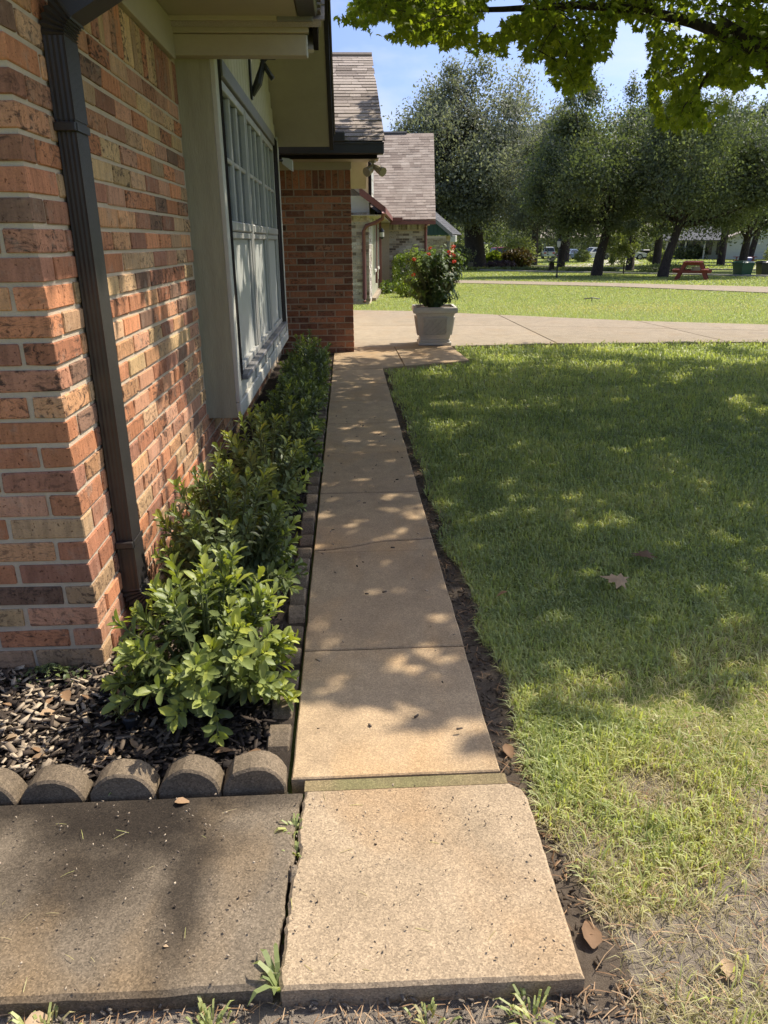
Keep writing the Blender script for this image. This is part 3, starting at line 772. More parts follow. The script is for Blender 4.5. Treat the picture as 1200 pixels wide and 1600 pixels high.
# garage wing
YG, XG = 10.05, .080
zg0 = -.02; gb = []
for c in range(25):
    z0 = zg0+c*CO+JT/2; z1 = zg0+(c+1)*CO-JT/2
    x = XG; first = True; off = BLn if c % 2 == 0 else .125
    while x > -.95:
        wd = (off if first else .236); first = False
        gb.append(((max(-1.0, x-wd+JT)+random.uniform(-.002, .002), YG+random.gauss(0, .001), z0), (x, YG+.09, z1))); x -= wd
x = XG
while x > -.95: gb.append(((x-.0813+JT, YG+random.gauss(0, .0012), zg0+25*CO+.006), (x, YG+.09, zg0+25*CO+.215))); x -= .0813
mb = MB(); mb.loft([[(-1.2, YG+.006, z), (XG-.006, YG+.006, z), (XG-.006, YG+1.0, z), (XG-.25, YG+1.0, z), (XG-.25, YG+.2, z), (-1.2, YG+.2, z)] for z in (-.3, 2.40)])
mb2 = MB(); mb2.loft([[(-3, 16.1, z), (XG-.25, 16.1, z), (XG-.25, 15.2, z), (XG-.006, 15.2, z), (XG-.006, 16.3, z), (-3, 16.3, z)][::1] for z in (-.3, 2.40)]); hp(mb2.build('garage_pier', mat_mortar_dk))
gwall = hp(mb.build('garage_wall', mat_mortar_dk))
for i, (lo, hi) in enumerate(gb):
    b = MB(); ctr = (np.array(lo)+np.array(hi))/2
    b.cbox(np.array(lo)-ctr, np.array(hi)-ctr, .003, random.random(), .0009)
    if i < 85 or i >= len(gb): o = hp(b.build('brick', mat_brick_dk), gwall); o.location = ctr
    else:
        if i == 85: gr = MB()
        gr.cbox(lo, hi, .003, random.random(), .0009)
hp(gr.build('bricks', mat_brick_dk), gwall)['kind'] = 'stuff'
side = MB()
for c in range(27):
    for ya, yb in ((YG+.10, YG+.99), (15.22, 16.29)):
        y = ya+(.12 if c % 2 else 0)
        while y < yb-.05: side.cbox((XG-.09, y, zg0+c*CO+JT/2), (XG, min(y+.236-JT, yb), zg0+(c+1)*CO-JT/2), .003, random.random()); y += .236
hp(side.build('bricks', mat_brick_dk), gwall)['kind'] = 'stuff'
mb = MB(); mb.cbox((-1.0, YG-.012, 2.235), (XG+.012, YG+.15, 2.36), .004); hp(mb.build('garage_frieze', mat_beige))
gd = MB()
for q in range(4): gd.cbox((XG-.18, YG+1.02, .005+q*.55), (XG-.14, 15.18, .55+q*.55-.008), .006)
hp(gd.build('garage_door', mat_whitetrim))
mb = MB(); mb.box((XG-.24, YG+1.0, 2.2), (XG-.01, 15.2, 2.4)); hp(mb.build('door_header', mat_beige))
yg0, yg1, zg = 9.62, 13.3, 2.47; zgr = 4.05
gs = slope_box('garage_roof', yg0, zg-.03, yg1, zgr, -6, .46, .05, mat_shingle)
slope_box('garage_roof', 17.0, zg-.03, yg1, zgr, -6, .46, .05, mat_shingle)
gv = Vector((0, yg1-yg0, zgr-zg+.03)).normalized()
shingles('shingles', (-2.2, yg0-.03, zg+.03), (1, 0, 0), gv, 2.69, math.hypot(yg1-yg0, zgr-zg)+.05, .150, .31, mat_shingle, gs, 5)
mb = MB(); mb.tube([(-4, yg1, zgr+.075), (.485, yg1, zgr+.075)], .05, 6, .2); hp(mb.build('ridge_cap', mat_shingle), gs)
slope_box('rake_fascia', yg0+.02, zg-.10, yg1, zgr-.08, .44, .462, .14, mat_darktrim)
mb = MB(); mb.cbox((-.9, yg0-.10, zg-.115), (.475, yg0+.0, zg+.005), .012); mb.cbox((-.9, yg0-.115, zg-.01), (.478, yg0-.09, zg+.012), .004); hp(mb.build('gutter', mat_gutter))
mb = MB(); mb.cbox((-.9, yg0+.002, zg-.155), (.40, yg0+.03, zg-.035), .004); hp(mb.build('eave_fascia', mat_darktrim))
mb = MB(); mb.box((-.9, yg0+.031, zg-.150), (.42, YG-.014, zg-.138)); hp(mb.build('eave_soffit', mat_beige))
mb = MB(); mb.cbox((-.30, yg0-.13, zg+.012), (.02, yg0+.10, zg+.12), .01); hp(mb.build('gutter_end', mat_gutter))
fl = empty('floodlight', (.35, 9.78, 2.31), label='tan twin floodlight hanging under the end of the garage eave', cat='floodlight')
mb = MB(); mb.lathe([(.04, 0), (.04, -.02), (.015, -.03), (.015, -.06)], 10); mb.build('mount', mat_lampgold, fl)
mb = MB()
for s_ in (-1, 1): mb.tube([(.0, 0, -.055), (.05*s_+.02, -.03, -.10), (.10*s_+.02, -.09, -.135)], [.02, .045, .055], 10)
mb.build('head', mat_lampgold, fl)

# downspout with ribs and elbows
ds = MB(); dx0, dx1, dy0, dy1 = XW+.004, XW+.062, 2.598, 2.712
def rect(x0, x1, y0, y1, z): return [(x0, y0, z), (x1, y0, z), (x1, y1, z), (x0, y1, z)]
def ribbed(x0, x1, y0, y1, z):
    pts = []
    def edge(a, b, n, nrm):
        for i in range(n):
            t = i/n; dd = -.0009*(i % 2); pts.append((a[0]+(b[0]-a[0])*t+nrm[0]*dd, a[1]+(b[1]-a[1])*t+nrm[1]*dd, z))
    edge((x0, y0), (x1, y0), 8, (0, -1)); edge((x1, y0), (x1, y1), 22, (1, 0)); edge((x1, y1), (x0, y1), 6, (0, 1)); edge((x0, y1), (x0, y0), 4, (-1, 0))
    return pts
ds.loft([ribbed(dx0, dx1, dy0, dy1, .16), ribbed(dx0, dx1, dy0, dy1, 1.78)])
spout = hp(ds.build('downspout', mat_spout))
ds = MB(); ds.loft([ribbed(dx0-.002, dx1+.003, dy0-.003, dy1+.003, 1.76), ribbed(dx0-.002, dx1+.003, dy0-.003, dy1+.003, 1.985)]); hp(ds.build('sleeve', mat_spout), spout)
ds = MB(); ds.loft([ribbed(dx0-.002, dx1+.003, dy0-.003, dy1+.003, .15), ribbed(dx0-.002, dx1+.003, dy0-.003, dy1+.003, .32)]); hp(ds.build('sleeve', mat_spout), spout)
def elbow(z0, c, flip, n=13):
    rings = []
    for i in range(n):
        t = i/(n-1)*math.radians(62); s_ = .006*(i % 2)
        rr0, rr1 = .055, .117
        if flip: ang = t; cx, cz = dx1+.055+.0, z0
        else: ang = t; cx, cz = dx1+.055, z0
        sg = 1 if flip else -1
        def pt(r, y): return (cx-r*math.cos(ang), y, cz+sg*r*math.sin(ang))
        rings.append([pt(rr1+s_, dy0-s_), pt(rr0-s_, dy0-s_), pt(rr0-s_, dy1+s_), pt(rr1+s_, dy1+s_)])
    mb = MB(); mb.loft(rings if flip else rings); me = mb.mesh('elbow')
    bm = bmesh.new(); bm.from_mesh(me); bmesh.ops.recalc_face_normals(bm, faces=bm.faces); bm.to_mesh(me); bm.free()
    return hp(link('elbow', me, mat_spout), spout)
elbow(1.985, None, True); elbow(.155, None, False)
p0 = Vector((dx1+.055-.086*math.cos(math.radians(62)), 0, 1.985+.086*math.sin(math.radians(62))))
dr = Vector((math.sin(math.radians(62)), 0, math.cos(math.radians(62))))
nr = Vector((-dr.z, 0, dr.x)); rings = []
for s_ in (0, .62):
    c = p0+dr*s_
    rings.append([(c.x-nr.x*.031, dy0, c.z-nr.z*.031), (c.x-nr.x*.031, dy1, c.z-nr.z*.031), (c.x+nr.x*.031, dy1, c.z+nr.z*.031), (c.x+nr.x*.031, dy0, c.z+nr.z*.031)])
mb = MB(); mb.loft(rings); hp(mb.build('offset_pipe', mat_spout), spout)
for z_ in (.34, 1.74):
    mb = MB(); mb.cbox((dx0-.003, dy0-.02, z_-.012), (dx1+.0045, dy0-.0045, z_+.012), .002) ; mb.cbox((dx1+.004, dy0-.004, z_-.012), (dx1+.007, dy1+.004, z_+.012), .001); hp(mb.build('strap', mat_spout), spout)

# ------------------------------------------------------------------ scalloped edging blocks
def scallop(r, th, top, seed):
    rs = random.Random(seed); mb = MB(); zc = top-r; n = 11
    prof = [(-r*.99, -.10), (r*.99, -.10), (r*.99, zc)]+[(r*math.cos(math.pi*k/n), zc+r*math.sin(math.pi*k/n)) for k in range(1, n)]+[(-r*.99, zc)]
    prof = [(a+rs.gauss(0, .0012), b+rs.gauss(0, .0012)) for a, b in prof]
    ctr = (0, zc-.01)
    def ring(s, y): return [(ctr[0]+(a-ctr[0])*s, y, ctr[1]+(b-ctr[1])*s) for a, b in prof]
    mb.loft([ring(.93, 0), ring(1, .006), ring(1, th-.006), ring(.93, th)][::1])
    me = mb.mesh('edging_block'); bm = bmesh.new(); bm.from_mesh(me); bmesh.ops.recalc_face_normals(bm, faces=bm.faces); bm.to_mesh(me); bm.free()
    me.materials.append(mat_conc_edge); return me
sc_me = [scallop(.0875, .080, .064, k) for k in range(4)]
fl_ = ['scalloped grey concrete edging block at the bed corner touching the walk', 'scalloped edging block next to the corner block along the pad',
       'middle scalloped edging block of the front row along the pad', 'scalloped edging block leaning out with a gap beside it, before the mulch',
       'farthest scalloped edging block from the walk in the front row, cut by the picture edge']
for k in range(6):
    o = link('edging_block', sc_me[k % 4], None); o.location = (-.285-.178*k-(.012 if k > 2 else 0), 1.641+random.uniform(-.003, .003), random.uniform(-.014, .004))
    o.rotation_euler = (random.uniform(-.08, .05), random.uniform(-.06, .06), random.uniform(-.05, .05))
    tag(o, fl_[k] if k < 5 else 'scalloped block outside' if False else 'scalloped grey edging block beyond the row in front of the mulch', 'edging block', 'scalloped edging blocks round the flower bed')
n_ = 0; y = 1.80
while y < 8.5:
    me = sc_me[n_ % 4]; o = link('edging_block', me, None); o.location = (-.202+random.uniform(-.004, .004), y+.08, random.uniform(-.062, -.042))
    o.rotation_euler = (random.uniform(-.03, .03), random.uniform(-.05, .05), math.pi/2+random.uniform(-.03, .03)); o.scale = (.9, .85, 1)
    ordn = ['first', 'second', 'third', 'fourth', 'fifth', 'sixth', 'seventh', 'eighth', 'ninth', 'tenth', 'eleventh', 'twelfth']
    tag(o, (ordn[n_]+' sunken edging block from the bed corner along the walk') if n_ < 12 else 'sunken edging block hidden deep in the row between dark shrubs and walk', 'edging block', 'scalloped edging blocks round the flower bed')
    y += .158; n_ += 1

# ------------------------------------------------------------------ mulch chips and litter
def scatter_chips(name, pts, l0, l1, mat, tfun, z=-.018, flat=.35, **k):
    n = len(pts); tv = np.array([(-.5,-.5,-.5),(.5,-.42,-.5),(.46,.5,-.5),(-.42,.38,-.5),(-.45,-.45,.5),(.42,-.5,.5),(.5,.38,.5),(-.5,.5,.5)])
    tf = [(0,3,2,1),(4,5,6,7),(0,1,5,4),(1,2,6,5),(2,3,7,6),(3,0,4,7)]
    a = rng.uniform(0, 2*math.pi, n); tilt = rng.normal(0, flat, n)
    xd = np.stack([np.cos(a), np.sin(a), tilt], 1); nm = np.stack([rng.normal(0, flat, n), rng.normal(0, flat, n), np.ones(n)], 1)
    ln = rng.uniform(l0, l1, n)**1.0; S = np.stack([ln, ln*rng.uniform(.16, .42, n), rng.uniform(.002, .006, n)], 1)
    P = np.concatenate([pts, (z+rng.uniform(0, .018, n)+np.abs(tilt)*ln*.3)[:, None]], 1)
    return link(name, inst_mesh(name, tv, tf, frames(P, xd, nm, S), tfun(n)), mat, **k)
pts = np.stack([rng.uniform(-2.1, -.27, 5200), rng.uniform(1.73, 2.42, 5200)], 1)
pts = pts[~((pts[:, 0] < XW) & (pts[:, 1] > YF-.01))]
pts2 = np.stack([rng.uniform(-.86, -.28, 1500), rng.uniform(2.35, 5.0, 1500)], 1)
P_ = np.concatenate([pts, pts2]); 
def tf_(n):
    t = rng.beta(1.0, 1.5, n); k = np.clip((-P_[:, 0]-.55)*1.3+.45, .28, 1.1); return np.clip(t*k*1.25, 0, 1)
scatter_chips('mulch', P_, .012, .055, mat_chip, tf_, kind='stuff', label='dark and tan bark mulch in the flower bed')
q = np.stack([rng.uniform(-1.2, .44, 420), rng.uniform(1.07, 1.62, 420)], 1)
scatter_chips('grit', q, .002, .007, mat_chip, lambda n: rng.uniform(.45, 1, n), z=.0, flat=.2, kind='stuff', label='grit and crumbs lying on the pad and end slab')
# dry grass stems lying about
def straws(name, P, l0, l1, wd, mat, tones, **k):
    n = len(P); a = rng.uniform(0, 2*math.pi, n)
    tv = [(-.5, -.5, 0), (0, -.5, .06), (.5, -.3, 0), (.5, .3, 0), (0, .5, .06), (-.5, .5, 0)]; tf = [(0, 1, 4, 5), (1, 2, 3, 4)]
    ln = rng.uniform(l0, l1, n); S = np.stack([ln, np.full(n, wd), ln], 1)
    xd = np.stack([np.cos(a), np.sin(a), rng.normal(0, .12, n)], 1); nm = np.stack([rng.normal(0, .3, n), rng.normal(0, .3, n), np.ones(n)], 1)
    return link(name, inst_mesh(name, tv, tf, frames(P, xd, nm, S), tones), mat, **k)
n = 34; straws('grass_clippings', np.stack([rng.uniform(-1.1, .3, n), rng.uniform(1.08, 1.6, n), np.full(n, .003)], 1), .012, .04, .0013, mat_blade, rng.uniform(.6, 1, n), kind='stuff', label='dry clippings on the pad')

# leaf templates
def leaf_tpl(kind):
    if kind == 'obovate':     # folded along the midrib, arching
        st = [(0, .03), (.3, .12), (.62, .20), (.86, .15), (1.0, .0)]; vs = []; fs = []
        for x, hw in st: zc = -.22*x*x; vs += [(x, hw, zc+hw*.45), (x, 0, zc), (x, -hw, zc+hw*.45)]
        for i in range(len(st)-1):
            a = i*3; b = a+3; fs += [(a, a+1, b+1, b), (a+1, a+2, b+2, b+1)]
        return vs, fs
    if kind == 'ovate':
        st = [(0, .04), (.22, .27), (.5, .30), (.8, .14), (1.0, .0)]; vs = []; fs = []
        for x, hw in st: zc = -.35*x*x; vs += [(x, hw, zc+hw*.3), (x, 0, zc), (x, -hw, zc+hw*.3)]
        for i in range(len(st)-1):
            a = i*3; b = a+3; fs += [(a, a+1, b+1, b), (a+1, a+2, b+2, b+1)]
        return vs, fs
    if kind == 'maple':
        out_ = [(0, 0), (.08, .14), (-.04, .42), (.16, .27), (.30, .54), (.40, .20), (.62, .31), (.64, .13), (1.0, .0)]
        pts = out_+[(x, -y) for x, y in out_[-2:0:-1]]
        vs = [(x, y, -.22*(x*x)-.30*y*y+.02) for x, y in pts]+[(.36, 0, .05)]
        c = len(pts); return vs, [(i, (i+1) % c, c) for i in range(c)]
    if kind == 'quad':
        return [(0, -.0, 0), (.5, -.26, -.03), (1, 0, -.08), (.5, .26, -.03)], [(0, 1, 2, 3)]
    if kind == 'clump':
        r = random.Random(5); vs = []; fs = []
        for k in range(4):
            c = Vector((r.uniform(-.5, .5), r.uniform(-.5, .5), r.uniform(-.4, .4))); a = Vector((r.gauss(0, 1), r.gauss(0, 1), r.gauss(0, .6))).normalized()*.5
            b = a.cross(Vector((r.gauss(0, 1), r.gauss(0, 1), r.gauss(0, 1)))).normalized()*.2; n0 = len(vs)
            vs += [tuple(c-a), tuple(c-b), tuple(c+a), tuple(c+b)]; fs.append((n0, n0+1, n0+2, n0+3))
        return vs, fs
T_ML = ([(0,0,.02),(.1,.3,-.02),(.30,.54,-.1),(.45,.2,-.04),(1,0,-.2),(.45,-.2,-.04),(.30,-.54,-.1),(.1,-.3,-.02)],[(0,4,3,2),(0,2,1),(0,6,5,4),(0,7,6)])
T_OB, T_OV, T_MA, T_QD, T_CL = [leaf_tpl(k) for k in ('obovate', 'ovate', 'maple', 'quad', 'clump')]

# ------------------------------------------------------------------ bed shrubs
def shrub(x, y, rx, ry, h, nshoot, label, nind, tone_shift=0, seed=0, llen=.050):
    rs = np.random.default_rng(seed); root = empty('shrub', (x, y, -.02), label=label, cat='shrub', group='evergreen shrubs in the bed along the house')
    st = MB(); Ps, Xs, Ns, Ss, Ts = [], [], [], [], []
    for k in range(nshoot):
        u = rs.uniform(0, 2*math.pi); r = math.sqrt(rs.uniform(0, 1))
        ph = r*1.68
        rr = rs.uniform(.86, 1.08) if k % 3 else rs.uniform(.55, .9)
        tip = Vector((math.cos(u)*math.sin(ph)*rx*rr*1.05, math.sin(u)*math.sin(ph)*ry*rr*1.05, .06+(h-.06)*max(.0, math.cos(ph))**.62*rr))
        if x+tip.x < XW+.02 : tip.x = XW+.03-x
        if x+tip.x > -.20: tip.x = -.20-x
        if y+tip.y > 4.55 and x+tip.x < XB+.02 and tip.z > .30: tip.x = XB+.03-x
        base = Vector((tip.x*.22, tip.y*.22, 0)); midp = base.lerp(tip, .55)+Vector((0, 0, .05))
        pts = [base, midp, tip]
        st.tube(pts, [.006, .0045, .0025], 5, .5, False)
        d = (tip-midp).normalized(); nl = rs.integers(16, 24)
        for q in range(nl):
            f = (q/nl)**.75; along = tip-d*(.19*(1-f))
            a = q*2.4+rs.uniform(-.3, .3); sp = .35+1.0*(1-f)+rs.uniform(-.2, .35)
            pr = d.orthogonal().normalized(); pr2 = d.cross(pr)
            out_ = (pr*math.cos(a)+pr2*math.sin(a))
            dir_ = (d*math.cos(sp)+out_*math.sin(sp)+Vector((0, 0, .15))).normalized()
            Ps.append(along); Xs.append(dir_); Ns.append(d*1.0+Vector((0, 0, .6))-out_*.2)
            Ss.append(llen*(1.12 if nind > 250 else 1)*rs.uniform(.65, 1.28)*(.6 if f > .88 else 1)); 
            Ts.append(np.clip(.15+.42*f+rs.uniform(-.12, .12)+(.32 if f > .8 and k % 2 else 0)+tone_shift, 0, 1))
    st.build('stems', mat_stem, root)
    M_ = frames(np.array(Ps, float)+0, np.array(Xs, float), np.array(Ns, float), np.array(Ss))
    # object-space matrices: selection needs world positions
    W = M_.copy(); W[:, :3, 3] += np.array([x, y, -.02])
    px, py, d = proj(W[:, :3, 3]); vis = (px > 0) & (px < 1200) & (py > 0) & (py < 1600)
    order = np.argsort(np.where(vis, d, 999)); pick = np.zeros(len(Ps), bool); pick[order[:nind]] = True
    T_ = np.round(np.array(Ts)*6)/6; cache = {}
    for i in np.where(pick)[0]:
        k = T_[i]
        if k not in cache: cache[k] = inst_mesh('leaf', *T_OB, np.eye(4)[None], [k], True); cache[k].materials.append(mat_shrub)
        o = bpy.data.objects.new('leaf', cache[k]); COL.objects.link(o); o.parent = root; o.matrix_local = Matrix(M_[i].tolist())
    link('foliage', inst_mesh('foliage', *T_OB, M_[~pick], T_[~pick], True), mat_shrub, root, kind='stuff')
    return root
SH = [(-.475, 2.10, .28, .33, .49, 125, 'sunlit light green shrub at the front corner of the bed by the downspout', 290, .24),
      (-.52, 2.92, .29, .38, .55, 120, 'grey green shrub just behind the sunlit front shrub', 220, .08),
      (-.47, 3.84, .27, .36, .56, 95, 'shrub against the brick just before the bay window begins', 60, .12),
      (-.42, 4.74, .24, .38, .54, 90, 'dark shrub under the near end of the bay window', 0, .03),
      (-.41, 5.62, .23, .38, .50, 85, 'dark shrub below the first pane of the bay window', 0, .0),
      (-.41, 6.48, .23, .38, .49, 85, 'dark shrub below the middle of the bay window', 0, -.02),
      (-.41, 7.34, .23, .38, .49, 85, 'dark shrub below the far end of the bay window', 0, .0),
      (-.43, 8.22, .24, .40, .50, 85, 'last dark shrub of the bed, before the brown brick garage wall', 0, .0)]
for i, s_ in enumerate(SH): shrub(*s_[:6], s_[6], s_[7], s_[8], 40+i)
# clover like weed at the footing
wd = empty('weed', (-1.05, 2.24, -.02), label='low clump of small round leaved weed at the foot of the brick corner', cat='weed')
n = 150; r = np.abs(rng.normal(0, .05, n)); a = rng.uniform(0, 6.28, n)
P0 = np.stack([r*np.cos(a)*1.5, r*np.sin(a)*.7, np.maximum(.01, .07-r*.6)], 1)
link('foliage', inst_mesh('foliage', *T_OV, frames(P0, rdir(n)*[1, 1, .3], np.tile([0, 0, 1.], (n, 1))+rng.normal(0, .3, (n, 3)), rng.uniform(.012, .022, n)), rng.uniform(.1, .6, n)), mat_shrub, wd, kind='stuff')
def tuft(name, x, y, z, n, l0, l1, spread, label, t0=.1, t1=.6, group=None, wd=.0030):
    n = int(n*1.7) if wd < .004 else n
    root = empty(name, (x, y, z), label=label, cat='grass tuft' if 'grass' in name else 'weed', group=group)
    mb = MB()
    for k in range(n):
        a = random.uniform(0, 6.28); ln = random.uniform(l0, l1); lean = random.uniform(.25, 1.1)
        d = Vector((math.cos(a), math.sin(a), 0)); s_ = Vector((-d.y, d.x, 0))*wd*random.uniform(.6, 1.2); b = d*random.uniform(0, spread)
        p = [b, b+d*ln*.35*lean+Vector((0, 0, ln*.45)), b+d*ln*.75*lean+Vector((0, 0, ln*.62)), b+d*ln*1.05*lean+Vector((0, 0, ln*(.62-.25*lean)))]
        mb.add([p[0]-s_*.6, p[0]+s_*.6, p[1]-s_, p[1]+s_, p[2]-s_*.8, p[2]+s_*.8, p[3]], [(0, 1, 3, 2), (2, 3, 5, 4), (4, 5, 6)], random.uniform(t0, t1))
    mb.build('blades', mat_blade, root); return root
tuft('weed', -.172, 1.075, -.02, 7, .05, .09, .01, 'broad bladed weed growing at the near end of the slab crack', .0, .35, wd=.0065)
tuft('grass_tuft', -.168, 1.50, -.02, 10, .025, .045, .012, 'tiny grass tuft in the slab crack nearest the flower bed', .1, .6)
tuft('grass_tuft', -.160, 1.42, -.02, 8, .02, .04, .012, 'tiny grass tuft beside the broken chunk in the slab crack', .1, .6)
tuft('grass_tuft', -.62, 1.02, -.045, 22, .025, .055, .05, 'yellowing grass tuft in the soil in front of the pad, near the orange leaf', .3, .9)
tuft('grass_tuft', -.30, 1.015, -.045, 20, .02, .05, .04, 'grass tuft in the soil in front of the middle of the pad', .2, .8)
tuft('grass_tuft', .12, 1.0, -.045, 14, .02, .045, .05, 'thin grass tuft in the soil under the front edge of the end slab', .2, .8)
tuft('grass_tuft', .33, 1.0, -.045, 20, .025, .06, .04, 'grass tuft by the free corner of the end slab', .1, .7)
tuft('weed', -.66, 1.652, -.004, 6, .015, .025, .006, 'tiny bright seedling between two scalloped blocks', .1, .4)
tuft('grass_tuft', -.75, 2.02, -.015, 18, .03, .07, .02, 'straggly grass tuft in the mulch beside the front shrub', .3, .9, wd=.003)

def leaf_thing(x, y, z, s_, tone, label, tpl=T_MA, rot=None, tilt=.25):
    mb = MB(); mb.add([(a-.4, b, c+(.10*(a*a+b*b))) for a, b, c in tpl[0]], tpl[1], tone)
    o = mb.build('fallen_leaf', mat_dead, None, True, label=label, cat='fallen leaf', group='fallen leaves')
    o.location = (x, y, z); o.scale = (s_, s_, s_); o.rotation_euler = (random.uniform(-tilt, tilt), random.uniform(-tilt, tilt), rot if rot is not None else random.uniform(0, 6))
leaf_thing(1.13, 2.83, .022, .12, .80, 'curled tan lobed leaf lying on the lawn', rot=2.7)
leaf_thing(1.36, 3.10, .018, .12, .05, 'dark brown lobed leaf lying on the shaded lawn', rot=1.0)
leaf_thing(.62, 2.75, .012, .05, .5, 'small brown leaf at the lawn edge beside the walk', T_OV)
leaf_thing(.447, 1.80, -.028, .055, .35, 'brown oval leaf in the soil trench beside the walk', T_OV)
leaf_thing(.76, 1.08, -.03, .05, .85, 'pale orange leaf on the dry soil by the end slab', T_OV)
leaf_thing(.50, 1.17, -.03, .075, .2, 'brown curled leaf in the soil beside the end slab', T_OV, 1.4)
leaf_thing(-.645, 1.045, -.03, .05, .9, 'orange leaf on the soil in front of the pad', T_OV)
leaf_thing(-.42, 1.17, .0, .012, .95, 'tiny yellow leaf on the stained pad', T_OV, 0, .05)
leaf_thing(-.475, 1.60, .004, .042, .6, 'brown leaf at the foot of the middle scalloped block', T_OV, .2, .05)
mlab = ['orange oval leaf on the mulch behind the front edging', 'tan leaf on the mulch by the leaning edging block', 'pale leaf on the mulch left of the front shrub', 'grey leaf on the mulch under the front shrub', 'brown leaf in the bed corner by the walk', 'rusty leaf on the mulch near the brick corner', 'buff leaf on the sunny mulch', 'small orange leaf on the mulch near the weed']
for (x, y, t), lb in zip([(-.74, 1.78, .8), (-.93, 1.80, .7), (-.80, 1.90, .95), (-.40, 1.80, .35), (-.30, 1.78, .4), (-.96, 2.12, .5), (-1.05, 1.90, .9), (-.98, 2.02, .75)], mlab):
    leaf_thing(x, y, .006, .06, t, lb, T_OV)
for k in range(14): leaf_thing(random.uniform(-1.35, -.55), random.uniform(1.75, 2.15), .006, random.uniform(.035, .055), random.uniform(.4, 1), 'small dry leaf lying on the sunny part of the mulch', T_OB)
# irrigation cap
cp = empty('irrigation_cap', (-.70, 1.955, -.02), label='black plastic irrigation cap poking out of the mulch', cat='irrigation cap')
mb = MB(); mb.lathe([(.020, 0), (.020, .030)], 14); mb.build('riser', mat_black, cp)
mb = MB(); mb.lathe([(.026, .031), (.027, .046), (.022, .051), (.012, .052), (.010, .047), (.003, .047)], 16); mb.build('cap', mat_black, cp)

# ------------------------------------------------------------------ planter and flowering plant
PX, PY = 1.235, 10.78
pot = empty('planter', (PX, PY, .003), rz=-.05, label='square stone planter with lattice panels at the driveway corner', cat='planter')
def sq(h, z): return [(-h, -h, z), (h, -h, z), (h, h, z), (-h, h, z)]
mb = MB(); mb.cbox((-.235, -.235, 0), (.235, .235, .045), .008); mb.cbox((-.215, -.215, .046), (.215, .215, .075), .006); mb.build('base', mat_pot, pot)
mb = MB(); mb.loft([sq(.200, .076), sq(.212, .105), sq(.258, .405), sq(.270, .43), sq(.270, .440)]); mb.build('body', mat_pot, pot)
mb = MB(); mb.loft([sq(.272, .441), sq(.305, .450), sq(.312, .485), sq(.306, .515), sq(.292, .525), sq(.262, .525), sq(.258, .49)], cap=False); mb.add(sq(.272, .441), [(3,2,1,0)]); mb.build('rim', mat_pot, pot)
mb = MB(); mb.add(sq(.262, .497), [(0,1,2,3)]); mb.build('soil', mat_soil, pot)
lt = MB()
for side_ in range(4):
    R_ = Matrix.Rotation(side_*math.pi/2, 4, 'Z')
    sl_ = (.258-.212)/.30
    def P3(u, z, o=0): return R_@Vector((u, -(.212+(z-.105)*sl_)-o, z))
    def bar(a, b, wd_):
        d = Vector((b[0]-a[0], b[1]-a[1])); n2 = Vector((-d.y, d.x)).normalized()*wd_
        q = [(a[0]-n2.x, a[1]-n2.y), (b[0]-n2.x, b[1]-n2.y), (b[0]+n2.x, b[1]+n2.y), (a[0]+n2.x, a[1]+n2.y)]
        vs = [P3(u, z, 0) for u, z in q]+[P3(u, z, .028) for u, z in q]
        lt.add(vs, [(4,5,6,7), (0,1,5,4), (1,2,6,5), (2,3,7,6), (3,0,4,7)])
    u0, u1, za, zb = -.165, .165, .145, .375
    bar((u0, za), (u1, za), .008); bar((u0, zb), (u1, zb), .008); bar((u0, za), (u0, zb), .008); bar((u1, za), (u1, zb), .008)
    H_ = zb-za
    for k in range(-4, 6):
        for sg in (1, -1):
            a_ = u0+k*.078; pts_ = []
            x0_, x1_ = a_, a_+H_
            zs_ = lambda x: za+(x-a_)
            xx0, xx1 = max(x0_, u0), min(x1_, u1)
            if xx1-xx0 < .01: continue
            A, B = (xx0, zs_(xx0)), (xx1, zs_(xx1))
            if sg < 0: A, B = (-A[0], A[1]), (-B[0], B[1])
            bar(A, B, .0075)
me = lt.mesh('lattice'); bm = bmesh.new(); bm.from_mesh(me); bmesh.ops.recalc_face_normals(bm, faces=bm.faces); bm.to_mesh(me); bm.free(); link('lattice', me, mat_pot, pot)
fp = empty('flowering_plant', (PX, PY, .50), label='bushy dark green plant with red flowers growing in the planter', cat='plant')
rs = np.random.default_rng(5); st = MB(); Ps, Xs, Ns, Ss, Ts = [], [], [], [], []
for k in range(120):
    u = rs.uniform(0, 6.28); r = math.sqrt(rs.uniform(0, 1)); zz = rs.uniform(.12, .86)
    R0 = .26+.22*math.sin(min(1, zz/.55)*1.57) if zz < .6 else .46*math.sqrt(max(.05, 1-((zz-.6)/.36)**2))
    tip = Vector((math.cos(u)*r*R0*1.12, math.sin(u)*r*R0*.95, zz+rs.uniform(-.04, .05)))
    st.tube([Vector((tip.x*.15, tip.y*.15, 0)), Vector((tip.x*.6, tip.y*.6, tip.z*.6)), tip], [.008, .006, .003], 5, .5, False)
    d = Vector((tip.x, tip.y, tip.z*.7)).normalized()
    for q in range(11):
        a = q*2.4; f = q/11; pr = d.orthogonal().normalized(); out_ = pr*math.cos(a)+d.cross(pr)*math.sin(a)
        Ps.append(tip-d*(.24*(1-f))); Xs.append((out_*1.0+d*.3+Vector((0, 0, -.35))).normalized()); Ns.append(d+Vector((0, 0, .7)))
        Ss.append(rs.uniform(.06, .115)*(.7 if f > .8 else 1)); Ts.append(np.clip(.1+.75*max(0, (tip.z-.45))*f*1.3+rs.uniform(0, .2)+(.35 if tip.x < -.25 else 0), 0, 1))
st.build('stems', mat_stem, fp)
M_ = frames(np.array(Ps, float), np.array(Xs, float), np.array(Ns, float), np.array(Ss)); T_ = np.round(np.array(Ts)*6)/6
